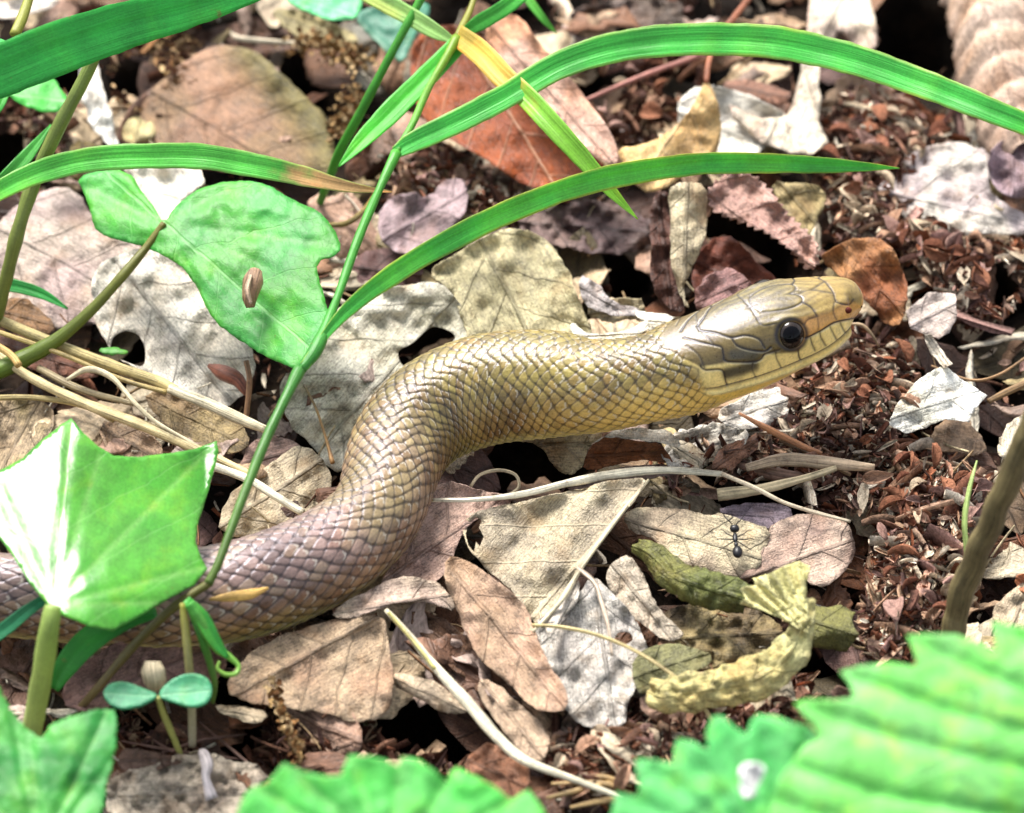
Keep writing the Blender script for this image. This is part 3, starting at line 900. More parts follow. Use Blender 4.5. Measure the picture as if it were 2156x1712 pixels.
# --- upper left
RIDGE = [(529, 103), (600, 175), (655, 235), (690, 290), (700, 350)]
def olive_ridge(x, y, u, v, cols):
    w = np.exp(-(segdist(np.stack([x, y], 1), RIDGE) / 52) ** 2)[:, None] * 0.85
    return cols * (1 - w) + A(126, 118, 66) * w
D('wide mauve brown dead leaf with an olive ridge behind the arching brown-tipped grass blade',
  [(250, 303), (303, 279), (292, 240), (300, 205), (336, 172), (394, 123), (451, 94), (529, 99), (595, 158), (656, 213), (692, 246), (702, 308), (712, 365), (640, 385), (492, 360), (369, 350), (270, 345)],
  z=0.0, grad=(0.02, -0.25), noise=(0.05, 130), c=(150, 116, 92), c2=(140, 112, 84), mid=((320, 190), (560, 330)), mat=M_DEADP, curl=-0.1,
  hfun=lambda x, y, u, v: 0.30 * np.exp(-(segdist(np.stack([x, y], 1), RIDGE) / 40) ** 2), cfun=olive_ridge)
D('narrow chalky white strip of dead leaf hanging beside the olive grass stem',
  [(163, 100), (200, 110), (210, 170), (225, 225), (248, 275), (252, 315), (205, 290), (180, 240), (168, 170)],
  z=0.5, grad=(0, -0.3), noise=(0.1, 60), c=(232, 228, 218), mid=((180, 110), (240, 310)), jag=3, mat=M_DEADP)
D('pale cream scrap of dead leaf poking out under the wide grass blade',
  [(0, 0), (120, -10), (128, 8), (80, 25), (20, 38), (-20, 40)], z=0.2, c=(226, 214, 200), noise=(0.08, 60), mat=M_DEADP)
D('olive tan dead leaf edge beneath the pale green leaf by the catkin crumbs',
  [(560, 15), (640, 20), (720, 60), (760, 80), (740, 110), (690, 95), (640, 85), (600, 60)], z=0.1, grad=(0, -0.35), c=(150, 138, 96), noise=(0.1, 80))
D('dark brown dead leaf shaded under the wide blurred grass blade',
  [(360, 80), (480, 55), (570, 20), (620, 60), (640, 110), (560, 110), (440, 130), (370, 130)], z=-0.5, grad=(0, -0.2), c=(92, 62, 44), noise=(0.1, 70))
D('greyish tan leaf behind the grass clump with a dark twig line',
  [(700, 40), (790, 60), (860, 120), (870, 170), (830, 210), (760, 190), (720, 130)], z=-0.3, grad=(0, -0.3), c=(140, 128, 110), c2=(110, 108, 96), noise=(0.12, 70))
D('small pale yellowish dead leaf chip beside the chalky white strip',
  [(255, 230), (305, 215), (340, 245), (325, 290), (280, 320), (250, 280)], z=0.0, c=(186, 172, 124), noise=(0.1, 50), mat=M_DEADP)
D('dark olive dead leaf under the base of the chalky white strip',
  [(150, 290), (200, 300), (235, 330), (225, 370), (180, 400), (140, 370)], z=-0.2, c=(108, 92, 48), noise=(0.12, 60))

# --- the glossy red-brown leaf and its neighbours
D('glossy reddish brown dead leaf rolled lengthwise with fine pale veins under the crossing grass blades',
  [(862, 120), (880, 70), (940, 50), (1000, 60), (1060, 140), (1120, 200), (1180, 260), (1240, 320), (1285, 355), (1180, 395), (1110, 398), (1040, 345), (960, 300), (900, 265), (868, 200)],
  z=0.9, grad=(0.05, -0.42), cup=(48, 0.10), noise=(0.05, 160), c=(156, 78, 34), c2=(134, 62, 26), mid=((960, 60), (1130, 330)), mat=M_DEADL, jag=1.0)
D('rolled over mauve pink flank of the reddish brown leaf, smooth and pale',
  [(1010, 70), (1060, 28), (1098, 34), (1130, 90), (1180, 140), (1240, 215), (1285, 275), (1303, 330), (1288, 352), (1235, 318), (1180, 262), (1110, 190), (1055, 130)],
  z=1.75, grad=(0.1, -0.42), cup=(48, -0.42), noise=(0.02, 120), c=(220, 178, 158), c2=(206, 150, 116), mid=((1040, 60), (1300, 350)), mat=M_DEADP, jag=1.0)
D('tan yellow dead leaf folded to a peak with a thin reddish stalk at its top',
  [(1487, 165), (1508, 205), (1520, 255), (1514, 310), (1500, 332), (1440, 372), (1395, 402), (1345, 405), (1312, 345), (1296, 312), (1345, 308), (1400, 285), (1440, 250), (1468, 205)],
  z=1.0, grad=(0.0, -0.55), cup=(115, -0.14), noise=(0.07, 90), c=(228, 190, 128), c2=(206, 164, 104), mid=((1485, 165), (1340, 400)), mat=M_DEADL, jag=1.0)
D('mauve grey dead leaf with a torn notch below the grass stem node',
  [(800, 430), (860, 400), (900, 420), (950, 370), (985, 385), (985, 440), (960, 480), (900, 520), (850, 540), (790, 500)],
  z=0.1, grad=(0, -0.25), c=(160, 138, 140), noise=(0.10, 80), jag=3, mat=M_DEADP)
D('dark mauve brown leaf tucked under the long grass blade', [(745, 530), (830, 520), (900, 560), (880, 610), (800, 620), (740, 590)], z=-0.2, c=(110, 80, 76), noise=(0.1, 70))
D('dusky grey brown leaf clump under the pale tip of the yellow-green blade',
  [(1080, 450), (1180, 430), (1260, 420), (1330, 440), (1380, 470), (1370, 520), (1280, 540), (1180, 525), (1100, 500)],
  z=-0.2, grad=(0, -0.2), c=(128, 106, 98), c2=(96, 76, 74), noise=(0.22, 70), jag=4)

# --- pale leaves behind the snake
D('large chalky grey dead leaf with a ragged dark hole lying directly behind the snake coil',
  [(585, 790), (640, 770), (690, 660), (760, 622), (840, 602), (920, 590), (962, 628), (984, 672), (985, 720), (930, 760), (860, 820), (800, 900), (740, 985), (700, 1000), (655, 935), (600, 890)],
  z=0.05, grad=(0.05, -0.22), cup=(120, -0.05), noise=(0.13, 110), c=(214, 208, 190), c2=(188, 182, 160), mid=((960, 620), (660, 960)),
  holes=[[(838, 742), (870, 720), (905, 690), (935, 692), (958, 710), (930, 735), (880, 760), (850, 770)]])
D('beige yellow dead leaf with dark branching veins showing above the snake neck',
  [(898, 575), (950, 540), (1010, 505), (1070, 478), (1130, 490), (1175, 530), (1205, 590), (1222, 645), (1250, 700), (1230, 760), (1100, 760), (990, 740), (978, 690), (965, 640), (935, 600)],
  z=0.35, grad=(0.0, -0.30), cup=(30, -0.06), noise=(0.10, 110), c=(206, 194, 152), c2=(186, 176, 138), mid=((1010, 500), (1130, 740)))
D('white crescent shaped rim of dry leaf touching the top of the snake neck',
  [(1206, 678), (1222, 694), (1241, 702), (1288, 706), (1331, 693), (1352, 676), (1362, 668), (1366, 684), (1352, 702), (1331, 716), (1288, 724), (1241, 722), (1212, 706), (1198, 690)],
  z=1.1, noise=(0.03, 60), curl=0.05, c=(240, 234, 214), mat=M_DEADP, step=6)
D('white triangular leaf tip beside the white crescent rim', [(1336, 656), (1404, 660), (1420, 668), (1386, 690), (1366, 700)], z=1.0, noise=(0.03, 50), c=(236, 230, 212), mat=M_DEADP, smooth=False)
D('olive beige leaf in shade behind the white crescent rim', [(1226, 668), (1250, 640), (1310, 628), (1360, 640), (1352, 672), (1300, 680)], z=0.3, grad=(0, -0.3), noise=(0.1, 40), c=(190, 174, 138), jag=4)
D('grey lavender torn leaf corner standing up behind the white leaf curl',
  [(1215, 575), (1250, 590), (1290, 640), (1350, 650), (1340, 668), (1270, 660), (1225, 640)], z=0.5, c=(178, 168, 164), noise=(0.1, 50), mat=M_DEADP)

# --- dark hollow with curled leaves behind the head
D('narrow upright dead leaf with a pale rolled edge above the snake neck',
  [(1402, 400), (1440, 380), (1488, 388), (1492, 440), (1478, 520), (1448, 575), (1440, 620), (1456, 652), (1436, 640), (1418, 590), (1408, 520), (1412, 460)],
  z=1.3, grad=(0.1, -0.5), cup=(85, -0.5), noise=(0.06, 70), c=(190, 176, 146), c2=(160, 142, 112), mid=((1445, 380), (1440, 640)))
D('dark chocolate brown leaf wall in the hollow left of the narrow upright leaf',
  [(1365, 420), (1410, 395), (1420, 470), (1412, 540), (1425, 600), (1450, 660), (1400, 650), (1368, 600), (1372, 510)],
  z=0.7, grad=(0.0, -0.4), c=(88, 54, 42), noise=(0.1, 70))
D('pinkish mauve dead leaf with saw toothed lower rim overhanging a dark hollow',
  [(1488, 400), (1520, 370), (1570, 362), (1615, 392), (1645, 440), (1690, 480), (1722, 520), (1722, 560), (1700, 572), (1680, 545), (1650, 512), (1610, 488), (1560, 468), (1515, 452), (1492, 432)],
  z=1.15, grad=(0.05, -0.35), cup=(35, -0.25), noise=(0.09, 60), c=(188, 150, 136), c2=(164, 128, 116), teeth=(11, 19), step=5, mid=((1495, 410), (1715, 560)), mat=M_DEADP)
D('olive tan leaf flap leaning on the saw toothed mauve leaf',
  [(1615, 378), (1680, 385), (1736, 398), (1738, 430), (1715, 470), (1700, 505), (1668, 470), (1640, 430)], z=0.85, grad=(0, -0.3), c=(160, 142, 98), noise=(0.08, 60))
D('dark red brown leaf at the bottom of the hollow behind the head',
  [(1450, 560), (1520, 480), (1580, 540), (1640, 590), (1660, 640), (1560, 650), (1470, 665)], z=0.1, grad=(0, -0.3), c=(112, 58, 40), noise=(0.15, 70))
D('mauve brown ragged leaf touching the crown of the snake',
  [(1462, 600), (1520, 560), (1580, 585), (1590, 610), (1555, 628), (1500, 650), (1468, 668)], z=0.75, grad=(0, -0.3), c=(140, 104, 100), noise=(0.08, 50), jag=4, mat=M_DEADP)
D('rusty tan dead leaf standing behind the snout of the snake',
  [(1718, 545), (1760, 520), (1810, 495), (1868, 505), (1898, 560), (1912, 620), (1898, 680), (1870, 690), (1830, 640), (1790, 600)],
  z=0.6, grad=(0.05, -0.45), noise=(0.14, 70), c=(166, 116, 72), c2=(140, 84, 50), mat=M_DEADP)
D('small squarish pale mauve leaf piece beside the rusty tan leaf',
  [(1905, 655), (1955, 615), (2012, 618), (2014, 660), (1998, 700), (1975, 712), (1918, 690)], z=0.4, grad=(0, -0.3), c=(198, 182, 172), noise=(0.06, 50), smooth=False, mat=M_DEADP)

# --- upper right
D('pale lobed oak leaf with a narrow waist under the green blade', 
  [(1705, -10), (1830, -10), (1842, 40), (1848, 95), (1830, 112), (1800, 108), (1782, 80), (1765, 62), (1752, 90), (1728, 120), (1722, 180), (1728, 215), (1722, 250), (1745, 300), (1710, 325), (1660, 320), (1600, 300), (1540, 250), (1535, 220), (1600, 250), (1655, 245), (1670, 210), (1682, 160), (1690, 110), (1698, 60)],
  z=0.75, grad=(0.0, -0.15), noise=(0.08, 90), c=(216, 202, 180), c2=(200, 176, 160), mid=((1770, 0), (1620, 280)), mat=M_DEADP, smooth=False, jag=1.5)
D('white leaf with thin dark veins behind the folded tan leaf',
  [(1420, 230), (1450, 185), (1500, 180), (1560, 195), (1640, 230), (1660, 250), (1600, 320), (1560, 335), (1500, 330), (1440, 300)],
  z=0.35, grad=(0, -0.3), noise=(0.07, 90), c=(232, 226, 212), mid=((1440, 240), (1640, 320)))
D('thin brown folded leaf sliver under the arching green blade near the oak leaf',
  [(1510, 175), (1560, 165), (1640, 185), (1672, 195), (1650, 222), (1590, 210), (1530, 190)], z=0.55, c=(138, 98, 78), noise=(0.05, 50))
ROLL_TOP = True
D('wide lavender grey dead leaf with a pale torn edge below the rolled beige leaf',
  [(1838, 385), (1900, 330), (1970, 298), (2060, 305), (2095, 340), (2075, 395), (2110, 430), (2170, 452), (2170, 500), (2080, 490), (2000, 500), (1920, 470), (1870, 430)],
  z=0.15, grad=(0.0, -0.25), noise=(0.12, 90), c=(204, 196, 184), c2=(186, 172, 170), mid=((1850, 400), (2150, 470)), mat=M_DEADP)
D('dusky purple dead leaf curled over at the end of the lavender grey leaf',
  [(2080, 330), (2110, 290), (2170, 285), (2170, 420), (2110, 412), (2082, 375)], z=0.6, grad=(0, -0.3), c=(150, 128, 134), noise=(0.1, 70), mat=M_DEADP)
D('grey mauve leaf behind the reddish petiole under the arching blade', [(1180, 40), (1260, 0), (1380, -10), (1450, 20), (1420, 90), (1300, 110), (1220, 90)], z=-0.2, grad=(0, -0.2), c=(132, 112, 104), c2=(92, 76, 64), noise=(0.16, 70), jag=4)
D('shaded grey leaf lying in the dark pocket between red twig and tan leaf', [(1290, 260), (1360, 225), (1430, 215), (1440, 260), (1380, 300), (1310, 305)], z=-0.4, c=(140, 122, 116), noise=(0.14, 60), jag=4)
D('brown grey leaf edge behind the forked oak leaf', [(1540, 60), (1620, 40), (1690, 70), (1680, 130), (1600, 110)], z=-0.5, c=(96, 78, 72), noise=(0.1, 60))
D('pale mauve strip of leaf along the arching blade beside the ridged roll', [(1890, 145), (1960, 165), (2030, 190), (2060, 225), (2000, 220), (1930, 185)], z=0.2, c=(190, 160, 148), noise=(0.06, 50), mat=M_DEADP)

# --- right edge and under the head
D('bright white crumpled dead leaf with an upturned edge on the red brown crumbs',
  [(1868, 895), (1888, 850), (1925, 805), (1965, 780), (1985, 770), (2035, 805), (2078, 832), (2052, 862), (2040, 890), (1990, 880), (1950, 900), (1905, 912)],
  z=0.5, grad=(0.0, -0.25), cup=(20, -0.18), noise=(0.09, 60), curl=0.08, c=(236, 234, 224), c2=(214, 210, 192), mat=M_DEADP, smooth=False)
D('small tan dead leaf leaning behind the bright white crumpled leaf', [(1940, 700), (1960, 705), (2005, 765), (1985, 775), (1960, 745)], z=0.6, c=(216, 204, 184), noise=(0.05, 40), smooth=False, mat=M_DEADP)
D('pale silvery leaf under the throat of the snake',
  [(1500, 870), (1560, 838), (1620, 815), (1664, 815), (1668, 845), (1650, 890), (1600, 900), (1540, 905)], z=0.2, grad=(0, -0.3), c=(204, 198, 188), noise=(0.08, 60))
D('white shredded leaf patch under the snake neck', [(1390, 935), (1450, 900), (1520, 890), (1575, 905), (1560, 940), (1500, 975), (1440, 985), (1400, 975)], z=0.1, grad=(0, -0.25), c=(214, 208, 196), noise=(0.12, 45), jag=5, mat=M_DEADP)
D('brown leaf peak standing beside the shredded white patch', [(1500, 985), (1510, 955), (1525, 938), (1560, 928), (1592, 910), (1594, 944), (1560, 970), (1540, 990)], z=0.35, c=(150, 108, 84), noise=(0.08, 50), jag=3, smooth=False)
D('brown grey dead leaf with rounded edge at the bottom right of the red crumbs', [(2080, 1290), (2140, 1230), (2180, 1220), (2180, 1340), (2110, 1330)], z=0.0, c=(200, 180, 150), noise=(0.1, 60))
D('reddish tan leaf tip behind the blurred olive stem', [(2130, 1215), (2165, 1205), (2180, 1240), (2150, 1250)], z=0.1, c=(190, 120, 80), noise=(0.05, 40))
D('pale cream leaf rim at the right, above the blurred olive stem', [(2100, 905), (2170, 860), (2180, 960), (2140, 990), (2100, 960)], z=0.3, c=(216, 204, 180), noise=(0.1, 50), jag=4)

# --- under the neck and coil
D('wavy edged leaf arching over a dark hollow right under the snake neck',
  [(960, 945), (1000, 915), (1060, 900), (1150, 895), (1250, 890), (1270, 915), (1240, 940), (1234, 960), (1224, 984), (1206, 1001), (1182, 996), (1162, 975), (1145, 948), (1118, 930), (1080, 925), (1040, 932), (1000, 948)],
  z=0.45, grad=(0, -0.2), noise=(0.09, 60), c=(180, 164, 128), c2=(160, 132, 96), mid=((960, 940), (1390, 930)))
D('orange brown inner face of the leaf under the wavy edged leaf', [(1224, 994), (1232, 955), (1252, 930), (1280, 918), (1349, 930), (1392, 933), (1408, 955), (1420, 979), (1370, 968), (1310, 975), (1262, 985)], z=0.2, grad=(0, -0.5), c=(140, 88, 52), noise=(0.06, 60))
D('dusky mauve leaf lying along the white bent straw', [(1180, 1020), (1270, 990), (1370, 975), (1440, 985), (1430, 1000), (1300, 1015), (1210, 1040)], z=0.1, c=(128, 108, 100), noise=(0.06, 60), mat=M_DEADP)
D('mauve pink flat dead leaf under the inside of the snake bend',
  [(790, 1240), (850, 1150), (900, 1060), (930, 1010), (1000, 1030), (1080, 1045), (1060, 1075), (990, 1095), (960, 1150), (945, 1200), (900, 1240), (840, 1250)],
  z=0.25, grad=(0.0, -0.2), noise=(0.08, 80), c=(188, 158, 142), c2=(172, 142, 128), mid=((800, 1230), (1050, 1050)))
D('big olive grey dead leaf with long pale ribs beneath the white bent straw',
  [(1018, 1072), (1090, 1058), (1156, 1045), (1230, 1026), (1308, 1008), (1366, 1004), (1350, 1034), (1322, 1066), (1286, 1108), (1256, 1150), (1228, 1190), (1196, 1235), (1164, 1278), (1130, 1327), (1118, 1302), (1096, 1266), (1058, 1222), (1020, 1198), (986, 1150), (970, 1112), (986, 1086)],
  z=0.5, grad=(0.08, -0.22), noise=(0.06, 110), c=(190, 176, 146), c2=(174, 160, 136), mid=((1365, 1008), (1120, 1300)), mat=M_DEADL, curl=0.28,
  holes=[[(985, 1102), (1000, 1088), (1014, 1095), (1008, 1110), (1018, 1130), (1010, 1150), (1002, 1140), (998, 1162), (986, 1148), (980, 1125)]], hfun=lambda x, y, u, v: 0.20 * np.abs(np.sin(v / 40.0)) - 0.14)
D('long warm brown dead leaf with a smooth rounded back below the olive grey leaf',
  [(936, 1167), (980, 1180), (1023, 1206), (1075, 1245), (1118, 1284), (1122, 1335), (1158, 1401), (1190, 1452), (1196, 1490), (1160, 1500), (1120, 1487), (1064, 1436), (1020, 1395), (990, 1358), (960, 1274), (936, 1228)],
  z=0.55, grad=(0.0, -0.15), cup=(50, -0.35), noise=(0.06, 90), c=(180, 148, 124), c2=(166, 138, 112), mid=((950, 1200), (1190, 1490)), mat=M_DEADP)
D('grey brown leaf arching over the black hollow below the snake belly',
  [(690, 1290), (760, 1250), (830, 1215), (900, 1215), (945, 1240), (960, 1290), (925, 1275), (880, 1262), (830, 1270), (780, 1285), (720, 1305)],
  z=0.45, grad=(0, -0.1), noise=(0.07, 70), c=(176, 158, 136), c2=(190, 166, 150), mid=((700, 1290), (950, 1250)))
D('shaded chestnut leaf inside the hollow beneath the split straw',
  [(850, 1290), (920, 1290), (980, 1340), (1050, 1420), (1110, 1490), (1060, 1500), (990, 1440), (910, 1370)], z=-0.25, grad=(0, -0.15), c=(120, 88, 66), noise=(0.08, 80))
D('broad beige brown dead leaf with dark rim and fine veins below the snake belly',
  [(470, 1455), (500, 1395), (570, 1345), (660, 1315), (740, 1295), (805, 1292), (815, 1340), (828, 1410), (825, 1480), (800, 1515), (750, 1522), (680, 1500), (600, 1490), (520, 1480)],
  z=0.2, grad=(0.0, -0.2), cup=(10, -0.05), noise=(0.09, 100), c=(176, 152, 124), c2=(160, 130, 104), mid=((800, 1295), (480, 1470)))
D('cream brown leaf fold hanging under the split white straw',
  [(815, 1415), (870, 1420), (930, 1440), (985, 1490), (975, 1502), (930, 1500), (880, 1470), (830, 1445)], z=0.25, grad=(0, -0.1), cup=(30, -0.5), c=(202, 180, 152), noise=(0.05, 60), mat=M_DEADP)
D('smooth fawn leaf along the far side of the split white straw',
  [(1000, 1430), (1040, 1430), (1100, 1490), (1160, 1540), (1150, 1600), (1115, 1610), (1070, 1550), (1020, 1490)], z=0.15, grad=(0, -0.15), cup=(45, -0.3), c=(186, 160, 134), noise=(0.05, 70), mat=M_DEADP)
D('reddish brown half buried leaf hump at the bend of the split straw',
  [(975, 1620), (990, 1580), (1040, 1560), (1090, 1590), (1120, 1630), (1100, 1680), (1040, 1690), (990, 1660)], z=-0.2, grad=(0, -0.2), cup=(20, -0.15), c=(140, 96, 70), noise=(0.1, 50))

D('pale strip of dry leaf pressed along the underside of the snake neck', [(1240, 938), (1280, 912), (1310, 902), (1389, 900), (1420, 915), (1437, 943), (1400, 932), (1349, 928), (1285, 914)], z=0.6, c=(226, 218, 200), noise=(0.04, 40), mat=M_DEADP)
D('cream leaf scrap right of the orange brown leaf face', [(1400, 930), (1440, 925), (1478, 944), (1498, 979), (1466, 988), (1440, 986), (1425, 960)], z=0.3, c=(216, 206, 182), noise=(0.06, 40), jag=3)
D('grey white leaf strip tucked under the straw edging the olive grey leaf', [(1216, 1215), (1224, 1240), (1210, 1275), (1180, 1300), (1176, 1350), (1140, 1335), (1170, 1280)], z=0.62, c=(206, 196, 182), noise=(0.04, 40), mat=M_DEADP)
# --- lower right middle
D('silvery white leaf with blackened veins and a red pit under the thin arched stem',
  [(1118, 1310), (1160, 1290), (1216, 1255), (1245, 1210), (1285, 1240), (1300, 1262), (1338, 1299), (1350, 1340), (1368, 1385), (1342, 1441), (1318, 1480), (1312, 1536), (1280, 1528), (1245, 1540), (1190, 1500), (1182, 1450), (1150, 1390)],
  z=0.25, grad=(0.0, -0.2), noise=(0.10, 80), c=(206, 200, 190), c2=(184, 176, 166), mid=((1250, 1200), (1290, 1520)), holes=[[(1294, 1340), (1305, 1330), (1326, 1332), (1331, 1348), (1312, 1357), (1297, 1352)]], curl=0.2)
D('grey dead leaf fold with a straw along its crease beside the mossy roll',
  [(1280, 1190), (1300, 1178), (1325, 1168), (1345, 1195), (1362, 1228), (1390, 1289), (1438, 1330), (1425, 1348), (1399, 1352), (1360, 1320), (1330, 1294), (1300, 1258), (1274, 1228)], z=0.4, grad=(0, -0.2), cup=(60, -0.2), c=(186, 172, 152), noise=(0.08, 60))
D('flat pale leaf carrying the black ant',
  [(1306, 1086), (1349, 1063), (1400, 1072), (1460, 1074), (1490, 1088), (1521, 1079), (1575, 1098), (1625, 1114), (1612, 1160), (1594, 1200), (1552, 1220), (1490, 1214), (1440, 1210), (1408, 1177), (1385, 1146), (1366, 1128), (1330, 1124)],
  z=0.42, grad=(0.0, -0.18), noise=(0.05, 100), c=(196, 182, 150), c2=(176, 158, 134), mid=((1310, 1090), (1620, 1180)))
D('mauve brown dead leaf behind the yellow green curled leaf',
  [(1530, 1220), (1570, 1175), (1615, 1112), (1650, 1092), (1696, 1080), (1745, 1084), (1784, 1096), (1796, 1130), (1800, 1170), (1770, 1215), (1720, 1245), (1670, 1190), (1600, 1215)],
  z=0.3, grad=(0.0, -0.18), noise=(0.07, 90), c=(186, 162, 144), c2=(168, 140, 124), mid=((1610, 1200), (1810, 1130)))
D('lavender grey leaf in shade below the thin crossing straws',
  [(1500, 1075), (1560, 1060), (1640, 1055), (1672, 1080), (1660, 1120), (1560, 1105)], z=0.0, c=(150, 134, 142), noise=(0.06, 60), mat=M_DEADP)
def roll(label, path, width, c, c2=None, tip=0.5, fold=-0.5, crinkle=0.10, r=0, ridge=None):
    o = blade(DL, label, path, width, c=c, c_tip=c2, tip=tip, fold=fold, crinkle=crinkle, roll=r, ridge=ridge, mat=M_DEADP, cat='dead leaf', thick=0.016, step=6.0)
    return o
roll('fat pinkish beige dead leaf rolled into ridged folds beside the deep shadow', [(2040, -60, 1.6), (2072, 20, 1.5), (2100, 110, 1.35), (2130, 210, 1.15), (2160, 310, 0.9)], [150, 172, 190, 186, 150], (212, 186, 166), (200, 172, 152), 0.5, -0.85, 0.05, ridge=(0.26, 62))
roll('dark moss green rolled leaf lying across the grey folds', [(1330, 1146, 0.75), (1370, 1166, 0.85), (1420, 1212, 0.9), (1480, 1238, 0.9), (1530, 1250, 0.85), (1572, 1262, 0.8)], [30, 62, 76, 78, 80, 70], (116, 116, 58), (98, 104, 50))
D('short dark green rolled leaf end beside the yellow green curled leaf', [(1704, 1282), (1712, 1272), (1745, 1276), (1770, 1270), (1802, 1288), (1796, 1310), (1806, 1336), (1780, 1372), (1740, 1366), (1706, 1362)], z=0.6, grad=(0, -0.15), cup=(8, -1.2), c=(104, 102, 52), noise=(0.05, 40), mat=M_DEADP, smooth=False, jag=3)
hr = empty('dead_leaf', G(1500, 1480, 0.2)); tag(hr, 'yellow green curled leaf twisting upright like a horn', 'dead leaf')
blade('roll', None, [(1360, 1452, 0.6), (1400, 1462, 0.75), (1500, 1450, 0.9), (1580, 1430, 1.0), (1640, 1398, 1.15), (1678, 1348, 1.4), (1690, 1300, 1.6), (1688, 1255, 1.75)], [50, 78, 90, 92, 86, 66, 56, 60], c=(206, 194, 130), c_tip=(214, 208, 146), tip=0.7, fold=-0.4, crinkle=0.12, mat=M_DEADP, parent=hr, thick=0.016, step=6)
leaf('fan', None, [(1692, 1330), (1672, 1318), (1640, 1300), (1600, 1284), (1556, 1272), (1570, 1258), (1558, 1240), (1590, 1232), (1582, 1216), (1620, 1206), (1650, 1192), (1684, 1180), (1704, 1192), (1697, 1230), (1696, 1262), (1704, 1310), (1700, 1345)],
     z=1.75, grad=(0.12, -0.45), noise=(0.02, 60), curl=0.08, c=(216, 210, 148), c2=(198, 192, 124), mat=M_DEADP, parent=hr, step=5, pinn=0.0, smooth=False, jag=1.5,
     hfun=lambda x, y, u, v: 0.06 * np.sin(np.arctan2(y - 1350, x - 1712) * 38.0))
D('olive brown dead leaf inside the loop of the curled leaf', [(1375, 1300), (1440, 1270), (1560, 1270), (1640, 1310), (1650, 1350), (1590, 1390), (1480, 1410), (1390, 1410)], z=0.1, grad=(0, -0.2), c=(140, 124, 84), c2=(100, 84, 60), noise=(0.16, 60), jag=3)
D('dark mossy olive leaf corner beside the silvery white leaf', [(1330, 1380), (1400, 1350), (1490, 1370), (1500, 1400), (1400, 1430), (1350, 1470), (1330, 1440)], z=0.35, c=(116, 114, 74), noise=(0.08, 50), mat=M_DEADP)
D('small brown leaf wedge with a white stalk above the big pale green leaf', [(1745, 1455), (1760, 1440), (1815, 1465), (1835, 1495), (1760, 1500)], z=0.1, c=(136, 106, 90), noise=(0.04, 40), smooth=False)
D('olive straw coloured leaf tip between the two pale green leaflets', [(1660, 1520), (1700, 1500), (1740, 1545), (1730, 1590), (1690, 1570)], z=0.0, c=(140, 108, 66), noise=(0.05, 40))

# --- left side
D('mauve grey dead leaf with short dark scars beside the olive leaf stalk',
  [(-20, 480), (40, 430), (100, 395), (165, 395), (200, 470), (300, 515), (330, 560), (280, 640), (200, 690), (90, 690), (-20, 640)],
  z=0.0, grad=(0.03, -0.22), noise=(0.08, 110), c=(186, 168, 154), c2=(172, 150, 144), mid=((0, 480), (300, 640)), mat=M_DEADP)
D('big bleached white dead leaf with a black hole under the heart shaped green leaf',
  [(200, 560), (260, 530), (330, 515), (420, 560), (470, 640), (530, 720), (540, 790), (500, 850), (430, 870), (350, 800), (270, 770), (215, 720), (190, 640)],
  z=0.25, grad=(0.02, -0.2), noise=(0.10, 100), c=(226, 218, 204), c2=(206, 196, 180), mid=((240, 540), (480, 840)), holes=[[(238, 712), (262, 697), (290, 705), (305, 735), (300, 770), (262, 760), (235, 745)]])
D('white triangle of dead leaf between the two lobes of the heart shaped green leaf',
  [(260, 355), (420, 350), (430, 385), (385, 420), (345, 475), (310, 430)], z=0.6, grad=(0, -0.2), noise=(0.06, 60), c=(236, 228, 212), mid=((270, 350), (345, 470)), jag=1, smooth=False)
D('brown leaf pocket at the left, under a narrow green blade tip', [(-20, 640), (40, 620), (100, 660), (120, 705), (60, 690), (-20, 680)], z=0.15, c=(128, 94, 60), noise=(0.06, 60))
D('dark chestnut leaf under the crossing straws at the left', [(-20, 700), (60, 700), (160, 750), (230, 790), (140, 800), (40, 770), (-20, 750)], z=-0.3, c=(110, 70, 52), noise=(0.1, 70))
D('oval olive brown dead leaf between the two straw bundles',
  [(300, 820), (380, 825), (460, 860), (530, 910), (520, 950), (460, 955), (390, 925), (320, 870)], z=-0.05, grad=(0, -0.2), c=(160, 140, 100), c2=(140, 116, 84), noise=(0.07, 70), mat=M_DEADP)
D('taupe dead leaf with crossed dark scratches under the lower straw bundle',
  [(200, 885), (270, 890), (340, 930), (345, 980), (290, 985), (235, 960)], z=-0.05, c=(158, 132, 106), noise=(0.06, 60))
D('mottled olive and mauve leaf at the left above the bright ivy leaf',
  [(-20, 845), (50, 840), (110, 850), (115, 900), (90, 950), (40, 1000), (-20, 1010)], z=0.0, c=(160, 140, 112), c2=(140, 126, 70), noise=(0.09, 60))
D('grey beige dead leaf with fine pale fibres between straw and snake coil',
  [(470, 1050), (520, 1010), (590, 960), (640, 930), (700, 990), (700, 1040), (640, 1100), (540, 1130), (460, 1130)], z=-0.05, grad=(0, -0.2), c=(184, 168, 140), noise=(0.08, 80), mid=((480, 1100), (690, 960)))
D('mauve brown dead leaf under the green grass stem near the straw tips', [(500, 960), (560, 910), (630, 930), (640, 960), (580, 1000), (520, 1005)], z=-0.2, c=(150, 122, 110), noise=(0.1, 60))
D('mauve brown dead leaf with pale rim behind the seedling',
  [(120, 1480), (150, 1420), (220, 1360), (310, 1325), (400, 1340), (480, 1365), (470, 1420), (400, 1460), (280, 1470), (180, 1500)],
  z=0.1, grad=(0.0, -0.2), noise=(0.07, 80), c=(150, 116, 106), c2=(130, 96, 80), mid=((130, 1490), (460, 1360)))
